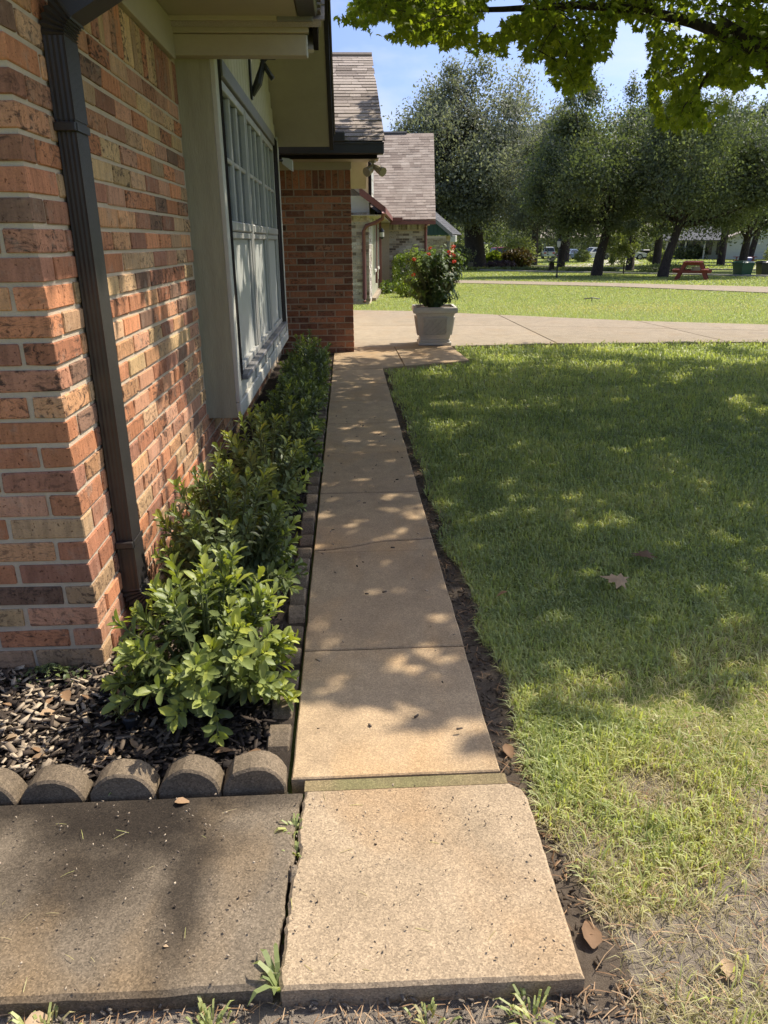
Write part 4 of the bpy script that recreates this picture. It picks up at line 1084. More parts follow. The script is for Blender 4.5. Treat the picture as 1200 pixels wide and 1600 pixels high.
order = np.argsort(M_[:, 1, 3]); pick = np.zeros(len(Ps), bool); pick[order[:260]] = True; cache = {}
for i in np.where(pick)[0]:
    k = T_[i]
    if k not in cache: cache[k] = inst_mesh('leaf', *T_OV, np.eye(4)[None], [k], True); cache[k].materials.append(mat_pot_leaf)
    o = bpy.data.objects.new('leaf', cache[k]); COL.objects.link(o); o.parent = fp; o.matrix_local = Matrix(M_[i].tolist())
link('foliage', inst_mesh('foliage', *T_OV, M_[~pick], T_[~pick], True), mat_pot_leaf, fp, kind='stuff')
fm = MB(); rf = random.Random(3)
for k in range(26):
    a = Vector((rf.gauss(0, 1), rf.gauss(0, 1), rf.gauss(.2, .8))).normalized(); s1 = a.orthogonal().normalized()*.022; s2 = a.cross(s1).normalized()*.016; c = a*.024
    fm.add([c-s1*.4, c+s2+a*.012, c+s1+a*.02, c-s2+a*.012], [(0, 1, 2, 3)], rf.random())
fme = fm.mesh('flower')
fme.materials.append(mat_petal)
FPOS = [(-.31, -.25, .66), (-.12, -.28, .73), (-.32, -.22, .46), (.225, -.2, .81), (.16, -.28, .745), (.235, -.25, .63), (.27, .1, .70), (-.05, .2, .80)]
for p in FPOS:
    o = bpy.data.objects.new('flower', fme); COL.objects.link(o); o.parent = fp; o.location = p; o.rotation_euler = (random.uniform(-1, 1), random.uniform(-1, 1), random.uniform(0, 6)); s_ = random.uniform(.62, .85); o.scale = (s_, s_, s_)

# ------------------------------------------------------------------ neighbour house with pale brick
ROT2 = -math.radians(4.7); H2 = Vector((.594, 19.9, -.10))
h2 = empty('pale_brick_house', H2, ROT2, label='neighbour house of pale washed brick with taupe shingles and maroon gutters', cat='house')
def p2(o, parent=None): o.parent = parent or h2; return o
def brickwork(mb, a, b, y_or_x, axis, z0, z1, out_, co=.0813, bl=.24, rs=random.Random(8)):
    """brick faces set proud of a wall, along x (axis 0) or y (axis 1)"""
    n = int((z1-z0)/co)
    for c in range(n):
        u = a-(.12 if c % 2 else 0)
        while u < b:
            u0, u1 = max(a, u), min(b, u+bl-.012)
            if u1-u0 > .03:
                if axis == 0: lo, hi = (u0, min(y_or_x, y_or_x+out_), z0+c*co), (u1, max(y_or_x, y_or_x+out_), z0+(c+1)*co-.011)
                else: lo, hi = (min(y_or_x, y_or_x+out_), u0, z0+c*co), (max(y_or_x, y_or_x+out_), u1, z0+(c+1)*co-.011)
                mb.box(lo, hi, rs.random())
            u += bl
mb = MB(); mb.box((-4, .01, -.3), (-.01, .2, 2.55)); mb.box((-4, .2, -.3), (-.2, 8.2, 2.5)); mb.box((-.2, .2, -.3), (-.012, 1.3, 2.5))
w2 = p2(mb.build('wall', mat_mortar))
bk = MB(); brickwork(bk, -2.0, 0, 0.0, 0, .02, 1.98, .012); brickwork(bk, .0, 1.29, -.012, 1, .02, 2.1, .012)
x = -2.0
while x < -.03: bk.box((x, 0, 1.985), (x+.07, .012, 2.17), random.random()); x += .0813
p2(bk.build('bricks', mat_brick_pale, kind='stuff'), w2)
mb = MB(); mb.box((-4, -.02, 2.172), (.02, .0, 2.56)); p2(mb.build('frieze_board', mat_greywhite))
# recessed entry: sage panels and tall window
mb = MB(); mb.box((-.10, 1.31, -.05), (-.02, 5.9, 2.36)); sg = p2(mb.build('entry_wall', mat_sage))
y = 1.34
while y < 5.8:
    mb = MB(); mb.box((-.02, y, .32), (-.004, y+.28, 2.34)); p2(mb.build('siding_board', mat_sage), sg); y += .30
for yy, wdt in ((2.3, .9), (4.4, 1.0)):
    mb = MB(); mb.box((-.003, yy, .65), (.03, yy+.09, 2.15)); mb.box((-.003, yy+wdt, .65), (.03, yy+wdt+.09, 2.15)); mb.box((-.003, yy+.09, 2.06), (.03, yy+wdt, 2.15)); mb.box((-.003, yy+.09, .65), (.05, yy+wdt, .72))
    wn = p2(mb.build('window', mat_whitetrim), sg)
    mb = MB(); mb.box((.0, yy+.09, .73), (.012, yy+wdt, 2.05)); p2(mb.build('pane', mat_carglass), wn)
mb = MB(); mb.box((-.02, 5.91, -.05), (.10, 6.0, 2.36)); mb.box((.0, 3.5, .3), (.06, 3.62, 2.3)); p2(mb.build('entry_trim', mat_redgutter))
mb = MB(); mb.box((-.10, 1.31, -.1), (.10, 6.0, .02)); p2(mb.build('entry_step', mat_conc_drive))
# garage wing
mb = MB(); mb.box((-.2, 13.2, -.4), (1.63, 13.4, 2.3)); p2(mb.build('garage_pier', mat_mortar))
mb = MB(); mb.loft([[(-.2, 8.21, z), (1.618, 8.21, z), (1.618, 9.2, z), (1.4, 9.2, z), (1.4, 8.4, z), (-.2, 8.4, z)] for z in (-.4, 2.3)]); g2w = p2(mb.build('garage_wall', mat_mortar))
bk = MB(); brickwork(bk, .3, 1.64, 8.20, 0, -.12, 1.86, .012); brickwork(bk, 8.21, 9.2, 1.63, 1, -.12, 2.2, .012)
x = .3
while x < 1.6: bk.box((x, 8.198, 1.87), (x+.07, 8.21, 2.06), random.random()); x += .0813
p2(bk.build('bricks', mat_brick_pale, kind='stuff'), g2w)
mb = MB(); mb.box((-.2, 8.17, 2.065), (1.66, 8.2, 2.2)); p2(mb.build('frieze_board', mat_beige))
mb = MB(); mb.box((1.5, 9.22, -.25), (1.55, 13.18, 2.1)); p2(mb.build('garage_door', mat_whitetrim))
# roofs
def roof_plane(name, o, u, v, W, Lh, t, mat):
    o, u, v = Vector(o), Vector(u).normalized(), Vector(v).normalized(); n_ = u.cross(v).normalized()
    if n_.z < 0: n_ = -n_
    q = [o, o+u*W, o+u*W+v*Lh, o+v*Lh]; mb = MB(); mb.add(q+[p-n_*t for p in q], [(0,1,2,3), (4,7,6,5), (0,4,5,1), (1,5,6,2), (2,6,7,3), (3,7,4,0)])
    me = mb.mesh(name); bm = bmesh.new(); bm.from_mesh(me); bmesh.ops.recalc_face_normals(bm, faces=bm.faces); bm.to_mesh(me); bm.free(); me.materials.append(mat)
    o_ = bpy.data.objects.new(name, me); COL.objects.link(o_); return o_
mr = p2(roof_plane('main_roof', (.40, -.35, 2.28), (0, 1, 0), (-1, 0, .73), 8.6, 5.5, .10, mat_shingle_pale))
shingles('shingles', (.42, 8.2, 2.285), (0, -1, 0), (-1, 0, .73), 8.5, 1.6, .15, .32, mat_shingle_pale, mr, 7, p2)
gr2 = p2(roof_plane('garage_roof', (-1.5, 7.75, 2.19), (1, 0, 0), (0, 1, .84), 3.42, 4.9, .09, mat_shingle_pale))
shingles('shingles', (-1.5, 7.73, 2.195), (1, 0, 0), (0, 1, .84), 3.43, 4.9, .150, .33, mat_shingle_pale, gr2, 8, p2)
rv = Vector((0, 1, .84)).normalized()*4.9
p2(roof_plane('garage_roof', (-1.5, 7.75+2*rv.y, 2.19), (1, 0, 0), (0, -1, .84), 3.42, 4.9, .09, mat_shingle_pale))
mb = MB(); mb.tube([(-1.4, 7.75+rv.y, 2.2+rv.z), (.9, 7.75+rv.y, 2.2+rv.z)], .07, 6, .1); p2(mb.build('ridge_vent', mat_shingle_dk), gr2)
mb = MB(); mb.box((.34, -.36, 2.14), (.44, 7.7, 2.27)); p2(mb.build('gutter', mat_redgutter))
mb = MB(); mb.box((.35, 7.58, 2.03), (1.93, 7.70, 2.15)); mb.box((.40, 7.56, 2.152), (.78, 7.72, 2.26)); p2(mb.build('gutter', mat_redgutter))
mb = MB(); mb.box((-.6, -.30, 2.09), (.36, 7.6, 2.11)); mb.box((.4, 7.71, 2.04), (1.9, 8.16, 2.055)); p2(mb.build('soffit', mat_beige))
v = [(.40, -.36, 2.14), (.40, -.36, 2.30), (-.20, -.36, 2.74), (-.20, -.36, 2.56)]
mb = MB(); mb.add(v+[(a, b+.03, c) for a, b, c in v], [(0,1,2,3), (4,7,6,5), (0,4,5,1), (1,5,6,2), (2,6,7,3), (3,7,4,0)]); p2(mb.build('rake_fascia', mat_redgutter))
mb = MB(); mb.tube([(.39, -.42, 2.16), (.36, -.30, 2.02), (.18, -.16, 1.93), (-.06, -.08, 1.86), (-.13, -.05, 1.74), (-.13, -.05, .10), (-.13, -.10, .02)], .048, 8); p2(mb.build('downspout', mat_redgutter, smooth=True))
mb = MB(); mb.tube([(1.60, 7.72, 2.03), (1.60, 8.14, 1.9), (1.60, 8.14, .05)], .05, 8); p2(mb.build('downspout', mat_redgutter))
# upper dormer seen under our eave: cream wall, brown corner, divided window
mb = MB(); mb.box((-2.5, 2.0, 2.62), (-.10, 2.1, 4.4)); dm = p2(mb.build('dormer_wall', mat_yellow))
mb = MB(); mb.box((-.098, 1.98, 2.56), (-.02, 2.12, 4.4)); p2(mb.build('corner_trim', mat_darktrim), dm)
mb = MB(); mb.box((-.085, 2.13, 2.50), (-.03, 3.4, 4.4)); wn = p2(mb.build('dormer_window', mat_whitetrim), dm)
mb = MB(); [mb.box((-.029, 2.18+q*.3, 2.75+k*.36), (-.018, 2.44+q*.3, 3.07+k*.36)) for q in range(4) for k in range(4)]; p2(mb.build('pane', mat_screen), wn)
lt_ = empty('wall_lantern', Vector((1.12, 24.3, 1.45)), label='black wall lantern beside the entry of the pale brick house', cat='lantern')
mb = MB(); mb.lathe([(.03, 0), (.07, .05), (.07, .22), (.09, .23), (.02, .32)], 8); mb.tube([(0, 0, .3), (-.05, 0, .36), (-.10, 0, .30)], .012, 5); mb.build('body', mat_black, lt_)
mb = MB(); mb.lathe([(.072, .07), (.074, .2)], 8); mb.build('glass', mat_whitetrim, lt_)

# third house: green gable and tan brick
h3 = empty('green_gable_house', (4.5, 47.0, -.55), -math.radians(16), label='small house with a dark green board gable over tan brick and a slate roof', cat='house')
mb = MB(); mb.box((-6, .02, -.3), (1.55, .3, 2.2)); mb.box((1.3, .3, -.3), (1.55, 3.4, 2.2)); w3 = mb.build('wall', mat_mortar, h3)
bk = MB(); brickwork(bk, -1.2, 1.56, .0, 0, .0, 2.15, .015, .09, .26); bk.build('bricks', mat_brick_tan, w3, kind='stuff')
x = -1.6; gb_ = MB(); gb_.add([(-3.2, .0, 2.25), (1.75, .0, 2.25), (-.75, .0, 4.35), (-3.2, .1, 2.25), (1.75, .1, 2.25), (-.75, .1, 4.35)], [(0,1,2), (3,5,4), (0,3,4,1), (1,4,5,2), (2,5,3,0)]); ga = gb_.build('gable', mat_greenboard, h3)
while x < 1.6:
    zt = min(4.2, 2.3+(1.72-x-.12)*.80)
    if zt > 2.35: mb = MB(); mb.box((x, -.02, 2.25), (x+.22, -.001, zt)); mb.build('siding_board', mat_greenboard, ga)
    x += .24
r3 = roof_plane('roof', (1.95, -.35, 2.28), (0, 1, 0), (-1, 0, .80), 4.4, 3.6, .12, mat_shingle_dk); r3.parent = h3
def p3(o, parent=None): o.parent = parent or h3; return o
shingles('shingles', (1.97, 4.0, 2.285), (0, -1, 0), (-1, 0, .80), 4.35, 3.6, .2, .4, mat_shingle_dk, r3, 12, p3)
r3b = roof_plane('roof', (-3.45, -.35, 2.28), (0, 1, 0), (1, 0, .80), 4.4, 3.45, .12, mat_shingle_dk); r3b.parent = h3
v = [(1.98, -.38, 2.10), (1.98, -.38, 2.33), (-.75, -.38, 4.5), (-.75, -.38, 4.27)]
mb = MB(); mb.add(v+[(a, b+.04, c) for a, b, c in v], [(0,1,2,3), (4,7,6,5), (0,4,5,1), (1,5,6,2), (2,6,7,3), (3,7,4,0)]); mb.build('rake_fascia', mat_greytrim, h3)
mb = MB(); mb.cbox((1.85, -.3, 1.85), (2.15, .3, 2.22), .02); mb.build('eave_end', mat_greywhite, h3)
mb = MB(); mb.box((1.56, .1, -.2), (1.75, .35, 1.9)); mb.build('post', mat_greytrim, h3)

# white clapboard house across the street
h4 = empty('white_house', (50.3, 101, -1.35), -math.radians(22), label='white clapboard house across the street behind the trash bins', cat='house')
mb = MB(); mb.box((-.0, .05, 0), (12, 8, 2.6)); mb.add([(-.3, .05, 2.6), (12.3, .05, 2.6), (6, .05, 5.3), (-.3, 8, 2.6), (12.3, 8, 2.6), (6, 8, 5.3)], [(0,1,2), (3,5,4), (0,3,4,1), (1,4,5,2), (2,5,3,0)]); w4 = mb.build('wall', mat_whsiding, h4)
for k in range(13):
    mb = MB(); mb.add([(0, .05, .1+k*.2), (12, .05, .1+k*.2), (12, .0, .11+k*.2), (0, .0, .11+k*.2), (0, .045, .29+k*.2), (12, .045, .29+k*.2)], [(0,1,2,3), (3,2,5,4)]); mb.build('clapboard', mat_whsiding, w4)
mb = MB(); mb.box((-.3, -.06, 2.62), (12.3, -.0, 2.78)); mb.build('band_board', mat_whitetrim, h4)
for s_, o_ in ((1, (-.8, -.4, 2.45)), (-1, (12.8, -.4, 2.45))):
    r_ = roof_plane('roof', o_, (0, 1, 0), (s_, 0, .44), 9, 7.5, .15, mat_shingle); r_.parent = h4
mb = MB(); mb.box((-7.5, 2.5, 0), (-.05, 8, 2.7)); mb.build('side_wing', mat_whsiding, h4)
for k in range(5): mb = MB(); mb.box((-7.3+k*1.55, 2.42, .6), (-6.3+k*1.55, 2.48, 2.3)); mb.build('window', mat_carglass, h4)
r_ = roof_plane('roof', (-8.2, .6, 2.5), (1, 0, 0), (0, 1, .4), 8.1, 5, .15, mat_shingle_dk); r_.parent = h4
for k in range(3): mb = MB(); mb.box((-7.6+k*2.4, .9, 0), (-7.4+k*2.4, 1.1, 2.6)); mb.build('porch_post', mat_whitetrim, h4)
# a second far house behind the cars
h5 = empty('tan_house', (34, 132, -1.35), math.radians(-12), label='low tan house far behind the parked cars', cat='house')
mb = MB(); mb.box((0, 0, 0), (26, 8, 3.2)); mb.build('wall', mat_sage, h5)
for k in range(6): mb = MB(); mb.box((1.5+k*4.2, -.08, .9), (3.4+k*4.2, -.01, 2.4)); f_ = mb.build('window', mat_whitetrim, h5); mb = MB(); mb.box((1.65+k*4.2, -.11, 1.05), (3.25+k*4.2, -.085, 2.25)); mb.build('pane', mat_carglass, f_)
r_ = roof_plane('roof', (-1, -1, 3.0), (1, 0, 0), (0, 1, .4), 28, 6, .2, mat_shingle); r_.parent = h5

# ------------------------------------------------------------------ vehicles
def car(label, pos, rz, paint, kind='sedan'):
    root = empty(kind+'_car' if kind in ('sedan', 'suv') else 'pickup_truck', pos, rz, label=label, cat='car' if kind != 'pickup' else 'truck', group='parked vehicles across the street')
    Ln = {'sedan': 4.6, 'suv': 4.7, 'pickup': 5.6}[kind]; h = Ln/2; Wd = .88
    low = {'sedan': [(-h,.35),(-h+.05,.72),(-h+.9,.86),(h-1.2,.86),(h-.25,.74),(h,.5),(h-.05,.3),(-h+.1,.28)],
           'suv': [(-h,.4),(-h+.03,.95),(-h+.5,1.0),(h-1.3,1.0),(h-.2,.88),(h,.55),(h-.05,.36),(-h+.1,.34)],
           'pickup': [(-h,.5),(-h+.02,1.05),(-h+.1,1.1),(h-1.4,1.12),(h-.15,1.02),(h,.6),(h-.05,.42),(-h+.1,.42)]}[kind]
    cab = {'sedan': [(-h+.75,.86),(-h+1.45,1.38),(h-2.1,1.42),(h-1.25,.87)], 'suv': [(-h+.1,1.0),(-h+.45,1.62),(h-2.0,1.68),(h-1.25,1.0)],
           'pickup': [(-.75,1.1),(-.55,1.78),(.85,1.82),(h-1.35,1.12)]}[kind]
    mb = MB(); n = len(low)
    mb.loft([[(x, -Wd*.93, z) for x, z in low], [(x*1.0, -Wd, z*.98) for x, z in low], [(x, Wd, z*.98) for x, z in low], [(x, Wd*.93, z) for x, z in low]])
    b_ = mb.build('body', paint, root)
    mb = MB(); mb.loft([[(x, -Wd*(.93 if z < 1.2 else .74), z) for x, z in cab], [(x, Wd*(.93 if z < 1.2 else .74), z) for x, z in cab]]); mb.build('cabin', paint, root)
    zb, ztp = cab[0][1], cab[1][1]
    def side(u, t, sg, o=.012): return (u, sg*(Wd*(.93+(.74-.93)*t)+o), zb+(ztp-zb)*t)
    for sg in (-1, 1):
        xa, xb = cab[0][0], cab[3][0]; ta, tb = cab[1][0], cab[2][0]
        for (f0, f1) in ((.08, .48), (.52, .92)):
            lo_ = lambda f, t: (xa+(xb-xa)*f)*(1-t)+(ta+(tb-ta)*f)*t
            q = [side(lo_(f0, .12), .12, sg), side(lo_(f1, .12), .12, sg), side(lo_(f1, .86), .86, sg), side(lo_(f0, .86), .86, sg)]
            mb = MB(); mb.add(q+[(x, y-sg*.03, z) for x, y, z in q], [(0,1,2,3), (4,7,6,5), (0,4,5,1), (1,5,6,2), (2,6,7,3), (3,7,4,0)]); mb.build('window', mat_carglass, root)
    for (p_, q_) in ((cab[0], cab[1]), (cab[3], cab[2])):
        v = []
        sx = -1 if p_ is cab[0] else 1
        for t, ww in ((.1, .86), (.88, .70)):
            x = p_[0]+(q_[0]-p_[0])*t; z = p_[1]+(q_[1]-p_[1])*t; v += [(x+sx*.015, -Wd*ww, z), (x+sx*.015, Wd*ww, z)]
        mb = MB(); mb.add([v[0], v[1], v[3], v[2]]+[(a-sx*.03, b, c) for a, b, c in (v[0], v[1], v[3], v[2])], [(0,1,2,3), (4,7,6,5), (0,4,5,1), (1,5,6,2), (2,6,7,3), (3,7,4,0)]); mb.build('windscreen', mat_carglass, root)
    r = .33 if kind == 'sedan' else .38
    for wx in (-h+.85, h-.9):
        for sg in (-1, 1):
            tw = MB(); c0 = sg*(Wd-.10)
            ringf = lambda rr, yy: [(wx+rr*math.cos(6.283*k/16), yy, r+rr*math.sin(6.283*k/16)) for k in range(16)]
            tw.loft([ringf(r*.7, c0-sg*.1), ringf(r, c0-sg*.08), ringf(r, c0+sg*.10), ringf(r*.7, c0+sg*.125)]); wh = tw.build('wheel', mat_tyre, root)
            tw = MB(); tw.loft([ringf(r*.64, c0+sg*.10), ringf(r*.62, c0+sg*.135), ringf(r*.2, c0+sg*.13)]); tw.build('rim', mat_rim, wh)
    zl = low[1][1]-.12
    for sg in (-1, 1):
        mb = MB(); mb.cbox((-h-.015, sg*.62-.17, zl-.1), (-h+.12, sg*.62+.17, zl+.06), .02); mb.build('taillight', mat_lens, root)
        mb = MB(); mb.cbox((h-.22, sg*.62-.16, zl-.14), (h+.0, sg*.62+.16, zl-.0), .02); mb.build('headlight', mat_hlens, root)
    return root
red, white, silver, bluep, greyp = M_paint('red_paint', (.42,.03,.03)), M_paint('white_paint', (.72,.72,.70)), M_paint('silver_paint', (.55,.56,.56)), M_paint('blue_grey_paint', (.16,.22,.32)), M_paint('light_grey_paint', (.5,.52,.53))
def gz(x, y, d=-.055): return float(g(x, y))+d
car('red pickup truck half hidden behind the garden bushes', (15.9, 80.7, gz(15.9, 80.7)), math.radians(12), red, 'pickup')
car('white sedan glimpsed behind the red truck', (26.0, 118, gz(26, 118)), math.radians(20), white, 'sedan')
car('light suv seen end on between two trunks', (30.9, 118, gz(30, 118)), math.radians(80), greyp, 'suv')
car('blue grey car parked behind the lamp post', (32.2, 110, gz(32, 110)), math.radians(35), bluep, 'sedan')
car('white suv parked in front of the leaning oak trunk', (34.6, 107.5, gz(34, 107)), math.radians(195), white, 'suv')
car('silver suv parked beside the dark trash bin', (39.0, 106, gz(39, 106)), math.radians(-14), silver, 'suv')

# ------------------------------------------------------------------ yard things
def picnic_table(label, pos, rz, Lt=1.75, s_=1.0):
    root = empty('picnic_table', pos, rz, label=label, cat='picnic table', group='red picnic tables'); root.scale = (s_, s_, s_)
    for k in range(5):
        mb = MB(); mb.cbox((-Lt/2, -.36+k*.146, .70), (Lt/2, -.36+k*.146+.138, .74), .006); mb.build('plank', mat_redwood, root)
    for sg in (-1, 1):
        for k in range(2):
            y0 = sg*.62+(k-1)*.142 if sg > 0 else sg*.62+(k)*.142-.0
            mb = MB(); mb.cbox((-Lt/2, y0, .40), (Lt/2, y0+.135, .44), .006); mb.build('seat_plank', mat_redwood, root)
    for sx in (-1, 1):
        x = sx*(Lt/2-.28)
        for sg in (-1, 1):
            v = [(x-.02, sg*.22, .695), (x-.02, sg*.36, .695), (x-.02, sg*.66, 0), (x-.02, sg*.52, 0)]
            mb = MB(); mb.add(v+[(a+.045, b, c) for a, b, c in v], [(0,1,2,3), (4,7,6,5), (0,4,5,1), (1,5,6,2), (2,6,7,3), (3,7,4,0)]); mb.build('leg', mat_redwood, root)
        mb = MB(); mb.cbox((x+.03, -.74, .30), (x+.07, .74, .395), .005); mb.build('cross_beam', mat_redwood, root)
        mb = MB(); mb.cbox((x+.03, -.36, .60), (x+.07, .36, .695), .005); mb.build('cross_beam', mat_redwood, root)
    return root
picnic_table('red stained picnic table on the shaded grass beside a leaning trunk', (15.6, 34.2, gz(15, 34)), math.radians(63), 1.9, 1.08)
picnic_table('second red picnic table far off behind the green trash bin', (34.6, 66.0, gz(34, 66)), math.radians(-25), 1.9, 1.0)
bx = empty('cardboard_box', (15.6, 33.9, gz(15, 34)+.41), label='small tan box standing on the picnic table bench', cat='box')
mb = MB(); mb.cbox((-.16, -.10, 0), (.16, .10, .17), .004); mb.build('body', mat_lampgold, bx)
def bin_(label, pos, rz, mat, s_=1):
    root = empty('trash_bin', pos, rz, label=label, cat='trash bin', group='wheeled trash bins'); root.scale = (s_, s_, s_)
    def rc(hx, hy, z): return [(-hx, -hy, z), (hx, -hy, z), (hx, hy, z), (-hx, hy, z)]
    mb = MB(); mb.loft([rc(.25, .28, .06), rc(.34, .36, .82), rc(.36, .38, .83), rc(.36, .38, .88)]); mb.build('body', mat, root)
    mb = MB(); mb.loft([rc(.38, .41, .882), rc(.38, .41, .92), rc(.28, .32, .99)]); mb.build('lid', mat, root)
    mb = MB(); mb.tube([(-.28, .46, .86), (.28, .46, .86)], .02, 6); mb.build('handle', mat, root)
    for sx in (-1, 1):
        mb = MB(); mb.tube([(sx*.24, .28, .11), (sx*.31, .28, .11)], .11, 10); mb.build('wheel', mat_tyre, root)
    return root
bin_('green wheeled trash bin at the kerb near the picnic table', (19.9, 38.0, gz(20, 38)-.25), .2, mat_bin_g, 1.0)
bin_('black wheeled trash bin beside the green one', (21.0, 37.9, gz(21, 38)-.25), -.1, mat_bin_k, 1.0)
bin_('dark trash bin standing beside the silver suv', (41.9, 107.5, gz(42, 107)), 0, mat_bin_k, 1.3)
bin_('blue recycling bin lying in front of the second picnic table', (31.6, 60.0, gz(31, 60)), .3, mat_blue, .75)
lp = empty('lamp_post', (10.6, 38.5, gz(10, 38)), label='black yard lamp post on the lawn beyond the neighbour driveway', cat='lamp post')
mb = MB(); mb.lathe([(.06, 0), (.06, .12), (.036, .18), (.036, 1.45)], 10); mb.build('post', mat_black, lp)
mb = MB(); mb.lathe([(.03, 1.45), (.075, 1.50), (.10, 1.74), (.10, 1.75)], 6); mb.build('lantern', mat_whitetrim, lp)
mb = MB(); mb.lathe([(.115, 1.752), (.06, 1.83), (.02, 1.86), (.015, 1.90)], 6); mb.build('cap', mat_black, lp)
wp = empty('wooden_stump_post', (9.95, 62, gz(9, 62)), label='short pale wooden post in front of the big oak trunk', cat='post')
mb = MB(); mb.cbox((-.22, -.2, 0), (.22, .2, .55), .03); mb.build('post', mat_sand, wp)
spk = empty('sprinkler_bar', (6.46, 19.9, gz(6, 19)+.03), label='thin dark sprinkler bar lying on the sunny lawn', cat='sprinkler')
mb = MB(); mb.tube([(-.22, 0, .02), (0, 0, .05), (.22, 0, .02)], .014, 6); mb.tube([(0, 0, -.04), (0, 0, .05)], .012, 6); mb.build('bar', mat_black, spk)

# ------------------------------------------------------------------ bushes, hedge, palms
def blob(name, label, pos, R, n, size, mat, tpl=T_QD, seed=0, cat='bush', group=None, box=False, t0=0, tb=1.0, stem=True):
    rs = np.random.default_rng(seed); root = empty(name, pos, label=label, cat=cat, group=group)
    if box:
        P = rs.uniform(-1, 1, (n, 3)); ax = rs.integers(0, 3, n); sgn = rs.choice([-1, 1], n); P[np.arange(n), ax] = sgn*rs.uniform(.82, 1.0, n)
        q = np.abs(P)**4; P = P/np.maximum(1, q.sum(1, keepdims=True)**.25)
    else:
        P = rdir(n)*(rs.uniform(.45, 1, n)**.5)[:, None]; P *= (1+.22*np.sin(P[:, :1]*5+seed)*np.cos(P[:, 1:2]*6))
    P = P*np.array(R)+np.array([0, 0, R[2]*1.0]); P[:, 2] = np.abs(P[:, 2])
    T = np.clip(t0+rs.beta(2, 2, n)*tb, 0, 1)
    M_ = frames(P, rdir(n)+[0, 0, .25], rdir(n)+np.array([0, 0, .5]), size*rs.uniform(.7, 1.3, n))
    link('foliage', inst_mesh('foliage', *tpl, M_, T), mat, root, kind='stuff')
    if stem:
        mb = MB()
        for k in range(5): mb.tube([(random.uniform(-.1, .1)*R[0], random.uniform(-.1, .1)*R[1], -.05), (random.uniform(-.6, .6)*R[0], random.uniform(-.6, .6)*R[1], R[2]*1.2)], [.04*R[2]+.01, .01], 5)
        mb.build('stems', mat_bark, root)
    return root
blob('hedge', 'clipped yellow green hedge by the pale brick garage wall', (2.45, 26.4, gz(2, 26)), (.86, 1.0, .62), 9000, .075, mat_hedge, seed=2, cat='hedge', box=True)
blob('bush', 'low bright green plant in front of the hedge', (1.86, 23.0, gz(2, 23)), (.42, .42, .26), 900, .10, mat_hedge, seed=3, t0=.3)
blob('bush', 'little green plants at the foot of the entry recess', (1.3, 25.2, gz(1, 25)), (.22, .5, .2), 350, .09, mat_hedge, seed=4)
blob('bush', 'loose yellow green sapling beside the red truck', (16.4, 73.0, gz(16, 73)), (1.6, 1.5, 1.3), 2600, .22, mat_farleaf, seed=5, t0=.45)
blob('bush', 'bronze spiky bush below the yellow green sapling', (15.2, 68.4, gz(15, 68)), (1.35, 1.0, .72), 2200, .30, mat_bronze, seed=6)
blob('bush', 'big leaved pale green plant beside the oak trunk', (13.2, 69.0, gz(13, 69)), (.85, .8, .62), 420, .42, mat_hedge, T_OV, 7, t0=.25)
blob('bush', 'dusky purple groundcover plant under the oak', (12.5, 62.5, gz(12, 62)), (1.3, .6, .32), 1500, .14, mat_purple, seed=8)
blob('bush', 'dark shrub left in the shade of the oak trunk', (8.2, 60.0, gz(8, 60)), (1.6, 1.1, .95), 3000, .18, mat_oak2, seed=9)
blob('bush', 'dark rounded shrub between the far bushes and the green gable house', (5.9, 55.0, gz(6, 55)), (.8, .8, 1.5), 2200, .16, mat_oak2, seed=10)
blob('bush', 'silvery arching grass clump on the far lawn', (35.3, 86, gz(35, 86)), (1.3, 1.0, .55), 900, .45, mat_farleaf, seed=11, t0=.3)
blob('bush', 'round topiary shrub beside the black trash bin', (40.3, 71.5, gz(40, 71)), (.95, .9, .75), 1500, .17, mat_farleaf, seed=12)
blob('bush', 'low planting along the street edge behind the picnic table', (19.0, 45.5, gz(19, 45)), (1.7, .7, .26), 1300, .12, mat_farleaf, seed=13, t0=.2)
blob('bush', 'dark shrubs before the porch of the white house', (46.5, 104, gz(46, 104)), (2.6, 1, .9), 2000, .3, mat_oak2, seed=14)
blob('bush', 'thin pale green shrub in front of the blue grey car', (29.5, 96, gz(29, 96)), (1.0, .9, .7), 900, .25, mat_farleaf, seed=15, t0=.3)
n = 900; P = np.stack([rng.uniform(8.5, 18, n), rng.uniform(54, 62, n), np.zeros(n)], 1); P[:, 1] = 60-(P[:, 0]-8)*.8+rng.normal(0, .8, n); P[:, 2] = g(P[:, 0], P[:, 1])-.03
link('ground_cover', inst_mesh('ground_cover', *T_CL, frames(P, rdir(n), np.tile([0, 0, 1.], (n, 1)), rng.uniform(.25, .5, n)), rng.uniform(.2, .9, n)), mat_farleaf, kind='stuff', label='leafy ground cover at the edge of the oak bed')
sg_ = empty('sago_palm', (14.0, 52.4, gz(14, 52)), label='small sago palm with a stubby trunk near the lamp post', cat='palm')
mb = MB(); mb.tube([(0, 0, -.05), (.03, 0, .3), (0, 0, .55)], [.2, .17, .19], 9); mb.build('trunk', mat_bark, sg_)
mb = MB()
